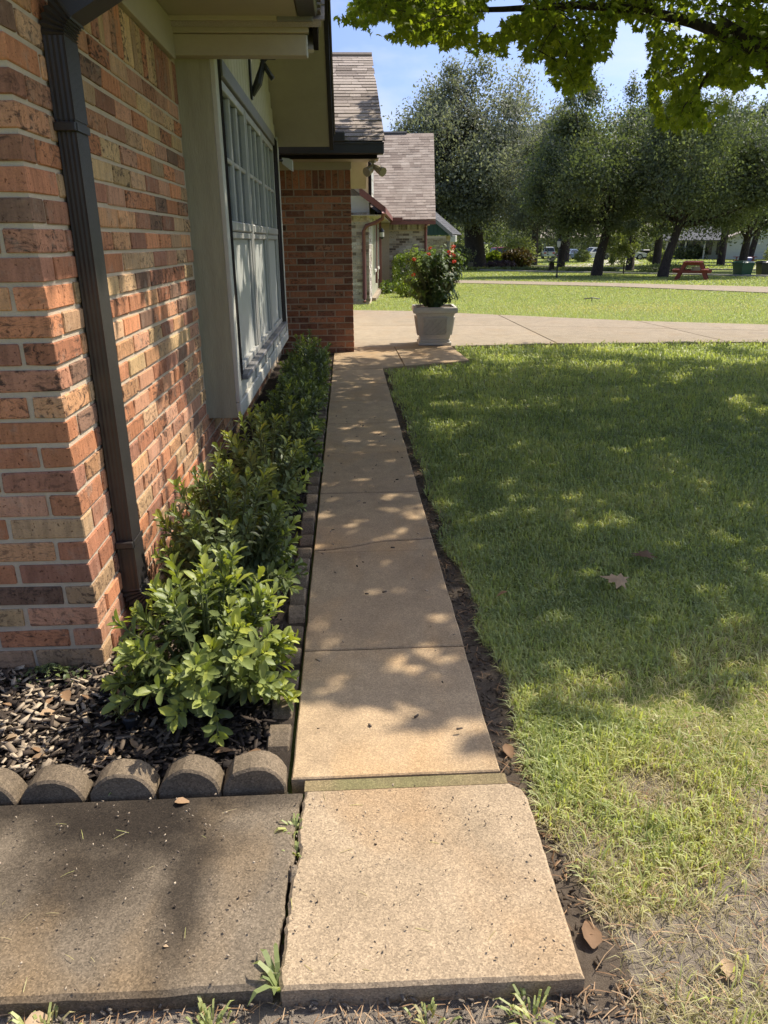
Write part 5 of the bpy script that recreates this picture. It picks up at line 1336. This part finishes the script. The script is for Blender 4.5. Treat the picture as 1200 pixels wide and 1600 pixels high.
for k in range(30):
    a = k*2.4; el = .15+1.0*((k*.618) % 1); d = Vector((math.cos(a), math.sin(a), 0)); ln = random.uniform(.6, .85); pv = None
    for q in range(6):
        t = q/5; p = d*ln*t*math.cos(el*.7)+Vector((0, 0, .55+ln*t*math.sin(el)-.35*t*t*ln)); sd = Vector((-d.y, d.x, 0))*(.11*(1-t)+.01)
        if pv: mb.add([pv[0]-pv[1], pv[0]-Vector((0,0,.0)), p, p-sd+Vector((0,0,.03))], [(0,1,2,3)], .3); mb.add([pv[0], pv[0]+pv[1], p+sd+Vector((0,0,.03)), p], [(0,1,2,3)], .4)
        pv = (p, sd)
mb.build('fronds', mat_oak2, sg_)

# ------------------------------------------------------------------ trees
def limb_path(a, b, sag=.1, n=5):
    a, b = Vector(a), Vector(b); o = Vector((random.gauss(0, 1), random.gauss(0, 1), random.gauss(0, .6)))*(b-a).length*sag
    return [a.lerp(b, i/(n-1))+o*math.sin(math.pi*i/(n-1)) for i in range(n)]
def tree(name, label, pos, trunk, crowns, nleaf, lsize, mat, seed, group=None, cat='tree', t0=0, tb=1, airy=.55, twigs=22, clumps=60):
    """trunk: (x, y, z, radius) points in the tree's frame; crowns: ellipsoids (centre, radii)"""
    rs = np.random.default_rng(seed); random.seed(seed); root = empty(name, pos, label=label, cat=cat, group=group)
    mb = MB(); mb.tube([t[:3] for t in trunk], [t[3] for t in trunk], 10); top = Vector(trunk[-1][:3])
    crowns = [((c[0], c[1], c[2]*1.0-.12), tuple(r*1.2 for r in R)) for c, R in crowns]; nleaf = int(nleaf*1.9); lsize = lsize*.97
    vol = np.array([c[1][0]*c[1][1]*c[1][2] for c in crowns]); vol = vol/vol.sum(); P = []; T = []
    for (c, R), f in zip(crowns, vol):
        nc = max(6, int(clumps*f)); cc = rdir(nc)*(rs.uniform(.15, 1, nc)**.42)[:, None]
        per = rs.dirichlet(np.full(nc, 3.0))
        for k in range(nc):
            ctr = np.array(c)+cc[k]*np.array(R)*.92; m_ = int(nleaf*f*per[k])
            if m_ < 3: continue
            rad = np.array(R)*rs.uniform(.16, .34); q = rs.normal(0, .55, (m_, 3))*rad
            q[:, 2] -= .25*rad[2]*(np.abs(q[:, 0]/rad[0])**2)
            P.append(ctr+q); T.append(np.clip(t0+tb*(rs.beta(3, 3.4, m_)*.42+rs.uniform(0, .45)), 0, 1))
        for k in rs.choice(nc, min(nc, max(3, int(twigs*f))), replace=False):
            e = np.array(c)+cc[k]*np.array(R)*.9; j = rs.integers(max(0, len(trunk)-2), len(trunk))
            pth = limb_path(trunk[j][:3], e, .10, 6); r0 = trunk[j][3]*.36
            mb.tube(pth, [r0*(1-.86*i/5) for i in range(6)], 6, cap=False)
            for i in (2, 3, 4):
                e2 = Vector(e)+Vector(rs.normal(0, .35, 3)*np.array(R)*.6); mb.tube(limb_path(pth[i], e2, .12, 4), [r0*.30, r0*.2, r0*.12, r0*.05], 5, cap=False)
    mb.build('trunk', mat_bark, root, True)
    P = np.concatenate(P); T = np.concatenate(T); n = len(P)
    C_ = P-np.array(sum((Vector(c)*f for (c, R), f in zip(crowns, vol)), Vector()))-np.array([0, 0, 1.5])
    C_ = C_/np.maximum(.1, np.linalg.norm(C_, axis=1, keepdims=True))
    link('crown', inst_mesh('crown', *T_QD, frames(P, rdir(n), rdir(n)*.6+C_*1.2+np.array([0, 0, .3]), lsize*rs.uniform(.65, 1.35, n)), T), mat, root, kind='stuff')
    return root
def tz(x, y): return gz(x, y)
tree('live_oak', 'large silvery live oak with a thick forked trunk and bare twigs at its top', (11.0, 66, tz(11, 66)), [(0,0,-.1,1.15),(0,0,1.2,.85),(-.2,0,2.8,.78),(-.3,0,4.6,.6),(.1,0,7.5,.42)],
     [((-.5,0,8.4),(6.4,5.5,4.2)), ((.2,0,12.9),(3.8,3.4,3.4)), ((-5.0,-.5,8.0),(3.6,3.5,3.2)), ((4.6,-.5,7.2),(3.6,3.4,3.6)), ((-2,-1,5.2),(4.0,3.0,2.0))], 42000, .27, mat_oak, 21, t0=.12, clumps=120, twigs=34)
tree('oak_tree', 'leaning oak behind the lawn with its trunk before the white suv', (13.6, 41.5, tz(13, 41)), [(0,0,-.1,.34),(.1,0,1.0,.26),(.45,0,2.6,.22),(.5,0,4.5,.16)],
     [((-1.8,.3,3.2),(1.5,1.5,.9)), ((1.9,.3,3.0),(1.4,1.4,.9)), ((-.6,0,5.6),(3.0,2.8,2.8)), ((-1.2,0,8.2),(1.5,1.5,1.5)), ((1.4,0,4.6),(2.2,2.2,1.9)), ((-2.4,.2,4.4),(1.8,1.8,1.7))], 26000, .17, mat_oak2, 22, t0=.08, clumps=95)
tree('oak_tree', 'leaning oak beside the red picnic table', (15.9, 38.2, tz(16, 38)), [(0,0,-.1,.30),(.15,0,.9,.22),(.55,0,2.4,.19),(1.1,0,4.0,.14)],
     [((3.4,.3,3.2),(1.8,1.6,.9)), ((-1.0,.4,3.0),(1.3,1.3,.8)), ((1.8,0,5.2),(3.4,2.9,2.6)), ((.4,.3,6.6),(2.0,2.0,1.7)), ((4.2,.3,4.6),(2.4,2.2,2.0)), ((-1.0,.2,4.0),(1.4,1.6,1.3))], 28000, .16, mat_oak2, 23, t0=.05, clumps=100)
tree('oak_tree', 'dense pale green oak between the live oak and the leaning oak', (16.2, 58, tz(16, 58)), [(0,0,-.1,.32),(.1,0,2.0,.26),(0,0,4.5,.2)],
     [((-1.2,0,6.4),(3.4,3.2,3.4)), ((1.6,0,5.6),(2.8,2.6,2.8)), ((-.4,0,9.0),(2.2,2.2,1.8)), ((-2.6,-.4,4.2),(2.0,2.0,1.5))], 24000, .22, mat_oak, 24, t0=.05, clumps=95)
tree('oak_tree', 'straight dark trunk tree standing beyond the sago palm', (28.4, 100, tz(28, 100)), [(0,0,-.1,.6),(.1,0,3,.5),(0,0,7,.35)],
     [((0,0,10),(6.0,5,4.5)), ((-3,0,8),(4,4,3)), ((3.5,0,7.6),(4,4,3.2))], 16000, .42, mat_oak2, 25, t0=.15, clumps=70)
tree('oak_tree', 'tall upright oak with feathery top shoots behind the leaning oaks', (19.5, 52.5, tz(19, 52)), [(0,0,-.1,.30),(0,0,2.4,.24),(.1,0,6,.15)],
     [((0,0,6.6),(2.6,2.6,3.6)), ((-.8,0,9.8),(1.2,1.2,2.0)), ((1.2,0,9.2),(1.3,1.3,2.0)), ((2.4,0,5.6),(2.4,2.2,2.4))], 20000, .20, mat_oak2, 26, t0=.12, clumps=85)
tree('oak_tree', 'spreading dark oak behind the trash bins', (24.5, 47.0, tz(24, 47)), [(0,0,-.1,.28),(.1,0,1.8,.22),(.2,0,4,.16)],
     [((0,0,5.8),(3.6,3.0,2.7)), ((-2.4,0,5.0),(2.6,2.4,2.2)), ((2.6,0,5.2),(2.6,2.4,2.2)), ((.3,0,8.0),(2.2,2,1.5))], 24000, .19, mat_oak2, 27, t0=.05, clumps=95)
tree('oak_tree', 'thin dark trunk tree before the white clapboard house', (44.5, 84, tz(44, 84)), [(0,0,-.1,.36),(.5,0,3,.3),(1.1,0,6,.22)],
     [((1,0,8.0),(5,4.5,3.4)), ((-3,0,6.4),(3,3,2.2)), ((4,0,6.8),(3.4,3,2.4))], 14000, .36, mat_oak2, 28, t0=.1, clumps=60)
tree('oak_tree', 'tall oak filling the gap behind the bins, farther back', (33.5, 68, tz(33, 68)), [(0,0,-.1,.36),(0,0,2.6,.3),(.1,0,6,.2)],
     [((0,0,8.6),(4.6,4,3.8)), ((-3.2,0,7),(3.4,3,3)), ((3.2,0,7),(3.4,3,3))], 17000, .27, mat_oak2, 41, t0=.12, clumps=70)
tree('oak_tree', 'tall oak behind the leaning oaks with its trunk on the far verge', (25.2, 62, tz(25, 62)), [(0,0,-.1,.34),(0,0,2.6,.28),(.1,0,6,.2)],
     [((0,0,8.2),(4.0,3.6,3.6)), ((-2.8,0,6.8),(3.0,3,2.8)), ((2.6,0,6.4),(3.0,3,2.8))], 17000, .25, mat_oak2, 42, t0=.12, clumps=70)
tree('oak_tree', 'grey green oak behind the pale green oak', (19.0, 78, tz(19, 78)), [(0,0,-.1,.4),(0,0,3.2,.34),(.1,0,7,.2)],
     [((0,0,9.4),(4.6,4,3.8)), ((-3,0,7.6),(3.4,3,3)), ((3,0,7.4),(3.4,3,3))], 17000, .3, mat_oak, 43, t0=.05, clumps=70)
tree('sapling', 'small leafy sapling in front of the silver suv', (24.6, 71, tz(24, 71)), [(0,0,-.1,.06),(0,0,1.2,.05),(.1,0,2.6,.03)],
     [((0,0,2.6),(1.3,1.2,1.3)), ((.5,0,1.6),(.9,.9,.8))], 2600, .2, mat_farleaf, 29, t0=.3, clumps=22, twigs=8)
tree('sapling', 'small sapling with pale leaves right of the leaning oak trunk', (16.0, 44.0, tz(16, 44)), [(0,0,-.1,.05),(0,0,1.0,.04),(.1,0,2.2,.02)],
     [((0,0,2.2),(1.0,1.0,1.0)), ((-.5,0,1.3),(.7,.7,.6))], 2000, .13, mat_farleaf, 30, t0=.25, clumps=20, twigs=8)
# tree belt beyond everything
proto = tree('belt_tree', 'tree of the distant belt closing the view beyond the houses', (0, 150, -1.3), [(0,0,-.1,.5),(0,0,3,.4),(.2,0,7,.25)],
     [((0,0,8),(5.5,5,4.6)), ((-3,0,6),(4,3.6,3)), ((3,0,6),(4,3.6,3)), ((0,0,3.4),(5,4,2.4))], 3600, .75, mat_farleaf, 31, 'trees of the distant belt', t0=.1, clumps=60)
rb = random.Random(4)
for k in range(18):
    x = -10+k*7.6+rb.uniform(-2, 2); y = 150+rb.uniform(-8, 22)-max(0, k-8)*3.2
    o = proto if k == 0 else proto.copy()
    if k:
        COL.objects.link(o)
        for ch in [c for c in bpy.data.objects if c.parent == proto]:
            c = ch.copy(); COL.objects.link(c); c.parent = o
    s_ = rb.uniform(.75, 1.25); o.location = (x, y, -1.3); o.rotation_euler = (0, 0, rb.uniform(0, 6.28)); o.scale = (s_, s_, s_*rb.uniform(.85, 1.15))

# ------------------------------------------------------------------ the maple that shades the lawn
TR = Vector((6.3, 8.6, -.05))
maple = empty('maple_tree', TR, label='big lobed leaf shade tree whose low boughs hang over the lawn', cat='tree')
S3 = np.array([SUN.x/SUN.z, SUN.y/SUN.z, 1.0])
def lower_edge(px):      # where the hanging boughs end, read as heights of the boughs over the lawn
    xs_ = [500, 515, 560, 600, 640, 690, 720, 770, 800, 845, 870, 890, 925, 950, 962, 990, 1010, 1018, 1030, 1060, 1105, 1125, 1160, 1210]
    ys_ = [35, 40, 46, 58, 80, 85, 70, 88, 100, 95, 140, 150, 142, 88, 50, 30, 60, 165, 200, 214, 205, 165, 132, 128]
    return np.interp(px, xs_, ys_)
def shade_keep(x, y):
    """how densely the crown stands between the sun and this point of the lawn"""
    n1 = vnoise(x, y, 1.9, 1); n2 = vnoise(x, y, 4.5, 2); nn = .6*n1+.4*n2
    edge = np.where(x < -.24, 2.55, 1.83+np.clip(x-.35, 0, 3)*.42)+(nn-.5)*.8
    k = np.clip((y-edge)/.22, 0, 1)
    thin = np.clip((y-6.2)/3.2, 0, 1)*.85
    k *= 1-np.clip((nn-(.83-.50*thin))/.05, 0, 1)
    spots = np.exp(-(((x-1.55)/.75)**2+((y-6.6)/.28)**2)*1.2)+np.exp(-(((x-.75)/.3)**2+((y-5.9)/.3)**2))
    k *= 1-np.clip(spots*1.6-.2, 0, 1)*(n2 < .75)
    k *= np.clip((10.75-y)/.5, 0, 1)
    return k
ok_P, ok_T = [], []
def visible_ok(P):
    px, py, d = proj(P); inside = (px > -80) & (px < 1290) & (py > -60) & (py < 1700) & (d > .2)
    lim = lower_edge(px)+(vnoise(px, py, 1/26., 5)-.5)*34
    hole = vnoise(px, py, 1/34., 8) > np.where(px > 1000, .84, .72)
    return (~inside) | ((py < lim) & ~hole & (px > 505))
# crown above the shaded lawn
N1 = 34000
gx = rng.uniform(-2.6, 6.2, N1); gy = rng.uniform(1.6, 11.0, N1)
zz = 2.6+rng.beta(1.6, 2.2, N1)*5.2
P = np.stack([gx, gy, np.zeros(N1)], 1)+S3*zz[:, None]
wallhit = gx < -.9                                    # rays that meet the house first
# where those rays meet the brick face or the bay
tw = (XW-gx)/S3[0]; hitz = np.clip(tw, 0, 9); hity = gy+S3[1]*tw
kk = shade_keep(gx, gy)
kw = np.where(hitz > 1.3, np.where(gy > 9.2, 0, np.where(gy > 8.3, .55, np.where(hity > 3.3, 1, .4))), np.clip((hity-3.3)/.9, 0, .9)*np.where(vnoise(hity, hitz, 3.4, 4) > .52, 0, 1))
keep = np.where(wallhit, kw, kk)
ell = ((P[:, 0]-5.0)/6.2)**2+((P[:, 1]-7.6)/5.9)**2+((P[:, 2]-4.9)/3.6)**2
clump = vnoise(P[:, 0]+P[:, 2]*.6, P[:, 1]-P[:, 2]*.4, 1.1, 9)
sel = (rng.uniform(0, 1, N1) < keep) & (ell < 1.15) & visible_ok(P) & (rng.uniform(0, 1, N1) < .35+clump)
crownP = [P[sel]]
# low boughs that hang into view, built as sprays along drooping twigs
boughs = MB(); 
main = [[(6.3, 8.6, -.1, .26), (6.2, 8.55, 1.2, .21), (6.0, 8.4, 2.2, .19), (5.6, 8.2, 3.2, .16), (5.3, 8.0, 4.6, .12), (5.2, 7.8, 6.2, .07)]]
mb = MB(); mb.tube([t[:3] for t in main[0]], [t[3] for t in main[0]], 12)
def bough(pts, r0, r1, parent_mb):
    n = len(pts); parent_mb.tube(pts, [r0+(r1-r0)*i/(n-1) for i in range(n)], 7)
bough([(6.05, 8.45, 2.05), (4.9, 7.5, 2.35), (4.0, 7.0, 2.62), (3.35, 6.75, 2.86), (3.1, 6.9, 3.05)], .10, .055, mb)
bough([(3.35, 6.75, 2.86), (3.12, 7.5, 3.20), (2.75, 7.8, 3.37), (2.21, 8.0, 3.455), (1.6, 8.4, 3.52), (.9, 8.8, 3.6), (.2, 9.1, 3.75)], .052, .012, mb)
bough([(2.85, 7.72, 3.33), (2.55, 7.6, 3.50), (2.2, 7.5, 3.62), (1.8, 7.4, 3.8)], .04, .02, mb)
bough([(5.6, 8.2, 3.2), (4.4, 8.6, 3.7), (3.0, 9.3, 4.0), (1.5, 9.8, 4.2), (.2, 10.0, 4.4)], .09, .02, mb)
bough([(5.4, 8.0, 4.2), (4.0, 6.5, 4.6), (2.6, 5.4, 4.6), (1.6, 4.8, 4.4)], .08, .015, mb)
bough([(5.5, 8.1, 3.6), (4.8, 5.6, 3.9), (3.9, 4.2, 3.9), (3.0, 3.6, 3.8)], .08, .015, mb)
bough([(5.3, 8.0, 4.6), (6.6, 6.0, 5.0), (7.0, 4.4, 5.0)], .08, .02, mb)
bough([(5.3, 8.0, 4.4), (7.2, 9.8, 5.0), (8.6, 10.8, 5.2)], .08, .02, mb)
bough([(5.2, 7.9, 5.4), (4.2, 9.4, 6.4), (3.2, 10.4, 6.8)], .06, .015, mb)
bough([(5.0, 8.2, 3.4), (3.8, 7.6, 3.1), (3.2, 7.2, 2.75), (3.0, 7.1, 2.45)], .04, .008, mb)
sp_P, sp_d = [], []
tries = 0
while len(sp_P) < 15000 and tries < 11000:
    tries += 1
    px = random.uniform(500, 1240); depth = random.uniform(6.3, 9.8) if px > 1000 else random.uniform(7.4, 10.4)
    lim = float(lower_edge(px)); py = lim-abs(random.gauss(0, 1))*60-4 if random.random() < .7 else random.uniform(-80, lim)
    dv = RC@np.array([px-600, -(py-800), -FPX]); p = np.array([0, 0, CAMH])+dv*(depth/dv[1])
    if p[2] < 2.0: continue
    tipd = Vector((random.gauss(0, 1), random.gauss(0, 1), -.55)).normalized(); ln = random.uniform(.25, .45); a = Vector(p)-tipd*ln
    nl = random.randint(6, 11); ok = []
    for q in range(nl):
        f = q/(nl-1); c = a.lerp(Vector(p), f); out_ = Vector((random.gauss(0, 1), random.gauss(0, 1), random.gauss(-.2, .5))).normalized()
        ok.append((np.array(c+out_*.05), (tipd*.6+out_+Vector((0, 0, -.25))).normalized()))
    Q = np.array([o[0] for o in ok]); vis = visible_ok(Q)
    # do not throw shade where the ground stands in the sun
    gp = Q-S3*Q[:, 2:3]; tw_ = (XW-gp[:, 0])/S3[0]; hy_ = gp[:, 1]+S3[1]*tw_
    lit = ((gp[:, 0] > -.95) & (shade_keep(gp[:, 0], gp[:, 1]) < .3) & (gp[:, 1] < 3.2)) | ((gp[:, 0] < XW) & (tw_ < 1.3) & (hy_ < 3.6))
    lit |= (gp[:, 0] < -.95) & (gp[:, 1] > 9.3)
    vis &= ~lit
    if vis.sum() < 3: continue
    if vis.all() and tries % 3 == 0: mb.tube([a, a.lerp(Vector(p), .5)+Vector((0, 0, .02)), p], [.006, .004, .002], 4, cap=False)
    for (pp, dd), v_ in zip(ok, vis):
        if v_: sp_P.append(pp); sp_d.append(dd)
tk = mb.build('trunk', mat_bark, maple, True); tk.location = -TR
PA = crownP[0]; nA = len(PA); PB = np.array(sp_P); nB = len(PB)
xa = rdir(nA)*[1, 1, .35]+[0, 0, -.25]; na = np.stack([rng.normal(0, .45, nA), rng.normal(0, .45, nA), np.ones(nA)], 1)
pa_, pb_, pd_ = proj(PA); inv = (pa_ > -40) & (pa_ < 1240) & (pb_ > -40) & (pb_ < 1640)
MA = frames(PA, xa, na, np.where(inv, rng.uniform(.052, .09, nA), rng.uniform(.15, .21, nA))); 
xb = np.array(sp_d, float); nb_ = np.stack([rng.normal(0, 1.0, nB), rng.normal(0, 1.0, nB), np.ones(nB)], 1)
MBm = frames(PB, xb, nb_, rng.uniform(.048, .088, nB))
MM = np.concatenate([MA, MBm]); tn = np.concatenate([rng.beta(2, 2, nA)*.8, np.clip(rng.beta(2, 2, nB)+.0, 0, 1)]); tn = np.round(tn*5)/5
px, py, d = proj(MM[:, :3, 3]); vis = (px > 0) & (px < 1200) & (py > 0) & (py < 400)
MM[:, :3, 3] -= np.array(TR)
order = np.argsort(np.where(vis, d, 999)); pick = np.zeros(len(MM), bool); pick[order[:260]] = True; cache = {}
for i in np.where(pick)[0]:
    k = tn[i]
    if k not in cache: cache[k] = inst_mesh('leaf', *T_MA, np.eye(4)[None], [k]); cache[k].materials.append(mat_maple)
    o = bpy.data.objects.new('leaf', cache[k]); COL.objects.link(o); o.parent = maple; o.matrix_local = Matrix(MM[i].tolist())
isv = np.concatenate([inv, np.ones(nB, bool)])
for tp_, mk in ((T_MA, isv), (T_ML, ~isv)): link('crown', inst_mesh('crown', *tp_, MM[~pick & mk], tn[~pick & mk]), mat_maple, maple, kind='stuff')

# ------------------------------------------------------------------ the lawn
def blades(P, ln, wd, lean, tone):
    n = len(P); a = rng.uniform(0, 2*math.pi, n); d = np.stack([np.cos(a), np.sin(a), np.zeros(n)], 1); s_ = np.stack([-np.sin(a), np.cos(a), np.zeros(n)], 1)
    tw = rng.uniform(-.6, .6, n)[:, None]; s_ = s_*np.cos(tw)+d*np.sin(tw)
    l_ = ln[:, None]; w_ = wd[:, None]; k = lean[:, None]; up = np.array([0, 0, 1.])
    m1 = P+d*l_*.35*k+up*l_*(.62-.15*k); tip = P+d*l_*(.95*k)+up*l_*np.clip(1.0-.55*k, .12, 1)
    V = np.stack([P-s_*w_*.35, P+s_*w_*.35, m1+s_*w_*.5, m1-s_*w_*.5, tip], 1).reshape(-1, 3)
    LI = (np.array([0, 1, 2, 3, 3, 2, 4])[None]+(np.arange(n)*5)[:, None]).reshape(-1); LT = np.tile([4, 3], n)
    return V, LI, LT, np.repeat(tone, 2)
NC = 1050000
y = .95+(10.62-.95)*rng.uniform(0, 1, NC)**1.55; xmax = .575*y+1.15
edge = np.interp(y, [.9, 1.3, 1.6, 2.2, 3.3, 5.5, 7.6, 8.7], [.50, .515, .50, .492, .468, .455, .445, .445])+(vnoise(y*0, y, 3.1, 3)-.5)*.07+(vnoise(y*0, y, 14, 6)-.5)*.03
edge = np.where(y > 8.62, np.interp(y, [8.62, 8.7, 9.17, 10.5], [.46, .66, 1.60, 1.50]), edge)
x = edge+(xmax-edge)*rng.uniform(0, 1, NC)
dens = np.clip((1.75/y)**1.0, .15, 1)*np.minimum(1.35, (xmax-edge)/np.maximum(.3, y*.575))*np.where(x > .575*y+.62, .6, 1)
sp = np.clip(((y-1.10)-.66*(x-.58)+(vnoise(x, y, 5, 7)-.5)*.75)/.75, .0, 1)
patch = vnoise(x, y, 1.3, 11)*.6+vnoise(x, y, 4.2, 12)*.4
bald = np.clip((patch-.60)/.10, 0, 1)*np.clip((3.3-y)/1.3, 0, 1)
fz = .06+.94*sp; fz *= 1-.75*bald
acc = rng.uniform(0, 1, NC) < dens*fz*.50
x, y, sp, patch, bald, edge = x[acc], y[acc], sp[acc], patch[acc], bald[acc], edge[acc]; n = len(x)
near_edge = np.clip(1-(x-edge)/.09, 0, 1)
straw = rng.uniform(0, 1, n) < (.13+.45*(1-sp)+.35*bald+.22*near_edge+.26*np.clip((3.0-y)/1.3, 0, 1)*np.clip(patch*1.8-.35, 0, 1)+.10*np.clip((2.8-y), 0, 1))
tone = np.where(straw, rng.uniform(.72, 1, n), np.clip(rng.beta(2, 2.2, n)*.60+.55*(patch-.48)+.35*(vnoise(x, y, 9, 21)-.5)+.12*np.clip((2.6-y)/1.4, 0, 1), 0, .68))
ln = rng.uniform(.030, .062, n)*(1+.18*np.clip(y-3, 0, 6)/3)*(1-.25*straw)*(.75+.5*patch); ln *= np.where((y < 1.9) & (rng.uniform(0, 1, n) < .12), 1.6, 1)
wd = rng.uniform(.0026, .0050, n)*(1+.26*np.clip(y-1.6, 0, 9))*np.where(straw, .5, 1)
lean = np.clip(np.where(straw, rng.uniform(.6, 1.5, n), rng.uniform(.15, 1.15, n)), 0, 1.55)
Pz = np.full(n, -.052)+.012*(vnoise(x, y, 3.2, 13)-.5)+.018*np.clip((y-2)/5, 0, 1)
V, LI, LT, tt = blades(np.stack([x, y, Pz], 1), ln, wd, lean, tone)
link('lawn_grass', raw_mesh('lawn_grass', V, LI, LT, tt), mat_blade, kind='stuff', label='short green lawn beside the walk, thin and straw coloured near the end slab')
# straw lying on the dry corner
ns = 1900; x = rng.uniform(.5, 1.7, ns); y = rng.uniform(.98, 2.3, ns); k = (y-.95)-.55*(x-.5) < rng.uniform(.0, .75, ns)
P = np.stack([x, y, np.full(ns, -.043)+rng.uniform(0, .012, ns)], 1)[k]
straws('dry_straw', P, .015, .08, .0022, mat_dead, rng.uniform(.25, .95, len(P)), kind='stuff', label='loose dry straw on the bare soil')
ns = 900; y = rng.uniform(1.1, 8.5, ns); x = .41+rng.uniform(0, .09, ns); straws('trench_litter', np.stack([x, y, np.full(ns, -.04)], 1), .012, .05, .003, mat_dead, rng.uniform(0, .6, ns), kind='stuff', label='brown roots and litter in the trench beside the walk')
# soil clods in the trench
q = np.stack([rng.uniform(.405, .52, 1500), rng.uniform(1.0, 8.5, 1500)], 1)
scatter_chips('soil_crumbs', q, .006, .022, mat_soil, lambda n: rng.uniform(0, 1, n), z=-.048, flat=.5, kind='stuff', label='dark soil crumbs in the trench')
# lawns farther off: coarser blades
def far_lawn(name, n, xr_, yr_, inside, h, w_, label, strawf=None):
    x = rng.uniform(*xr_, n); y = yr_[0]+(yr_[1]-yr_[0])*rng.uniform(0, 1, n)**1.3; k = inside(x, y); x, y = x[k], y[k]; n = len(x)
    s_ = strawf(x, y) if strawf else np.full(n, .12)
    st_ = rng.uniform(0, 1, n) < s_
    tone = np.where(st_, rng.uniform(.66, .95, n), np.clip(.0+rng.beta(2, 2, n)*.38, 0, .68))
    V, LI, LT, tt = blades(np.stack([x, y, g(x, y)-.055], 1), rng.uniform(.6, 1.2, n)*h, w_*(.6+.06*np.clip(y-12, 0, 30)), rng.uniform(.2, 1.2, n), tone)
    link(name, raw_mesh(name, V, LI, LT, tt), mat_blade, kind='stuff', label=label)
fe = lambda x: np.interp(x, [-.9, .15, 1.4, 3.0, 5.25, 7.2, 9.5, 14], [16.6, 16.5, 16.1, 15.0, 13.5, 12.6, 12.0, 11.2])+.02
nn_ = lambda x: np.interp(x, [1.8, 4.93, 9.7, 12.6, 15.5], [33.6, 33.0, 28.2, 22.6, 17])
nf_ = lambda x: np.interp(x, [2, 5.4, 10.7, 14.7, 18], [37.5, 36.4, 31.2, 26.1, 21])
dry = lambda x, y: .10+.62*np.exp(-(((x-6.4)/2.6)**2+((y-17.3)/1.5)**2))+.15*vnoise(x, y, .8, 3)
house_edge = lambda x, y: x > np.where(y < 28, .62+(y-19.9)*.083, 3.0+(y-28)*.08)
far_lawn('middle_lawn', 180000, (-.5, 17), (11.5, 34), lambda x, y: (y > fe(x)) & ((y < nn_(x)-.02) | (x < 1.2)) & (x < .62*y+1) & ((y < 19.7) | house_edge(x, y)), .05, .0105, 'sunny lawn between the two driveways with a bare straw patch', dry)
far_lawn('verge_lawn', 90000, (4, 24), (24, 62), lambda x, y: (y > nf_(x)+.05) & (x < .60*y+1) & (x < np.interp(y, [26, 36.5, 43.7, 51.5, 60], [26, 20.3, 16.6, 12.3, 8.8])), .07, .016, 'shaded grass round the lamp post and picnic table')
far_lawn('street_lawn', 50000, (14, 62), (48, 112), lambda x, y: (x > np.interp(y, [46, 54, 63, 73, 87], [28.5, 23, 20.5, 17.5, 13])) & (x < .60*y+2), .12, .04, 'lawns across the street')
for (x, y, R_, n_, lb) in [
                           (47.0, 118, (7.0, 2.0, 2.3), 4200, 'tall dark hedge behind the silver suv'), (36.0, 122, (7.0, 2.0, 2.6), 4200, 'tall dark hedge behind the white suv'), (24.0, 126, (8.0, 2.0, 2.8), 4200, 'tall dark hedge behind the white sedan'), (12.0, 118, (7.0, 2.0, 3.0), 4200, 'tall dark hedge behind the red truck')]:
    blob('hedge' if R_[0] > 3 else 'bush', lb, (x, y, gz(x, y)), R_, n_, .42 if R_[0] > 3 else .26, mat_oak2, seed=int(x), cat='hedge' if R_[0] > 3 else 'bush', t0=.1, stem=False)
q = np.stack([rng.uniform(-.16, .38, 70), rng.uniform(1.7, 6.5, 70)], 1)
scatter_chips('walk_litter', q, .006, .022, mat_chip, lambda n: rng.uniform(.2, .9, n), z=.003, flat=.1, kind='stuff', label='crumbs of bark and leaf on the walk')
n = 700; straws('front_litter', np.stack([rng.uniform(-1.2, .55, n), rng.uniform(.90, 1.062, n), np.full(n, -.044)+rng.uniform(0, .008, n)], 1), .012, .06, .0022, mat_dead, rng.uniform(.2, 1, n), kind='stuff', label='dry litter on the soil in front of the slabs')
q = np.stack([rng.uniform(-1.2, .60, 900), rng.uniform(.90, 1.062, 900)], 1)
scatter_chips('front_crumbs', q, .004, .018, mat_soil_dry, lambda n: rng.uniform(0, 1, n), z=-.049, flat=.5, kind='stuff', label='soil crumbs packed against the slab fronts')
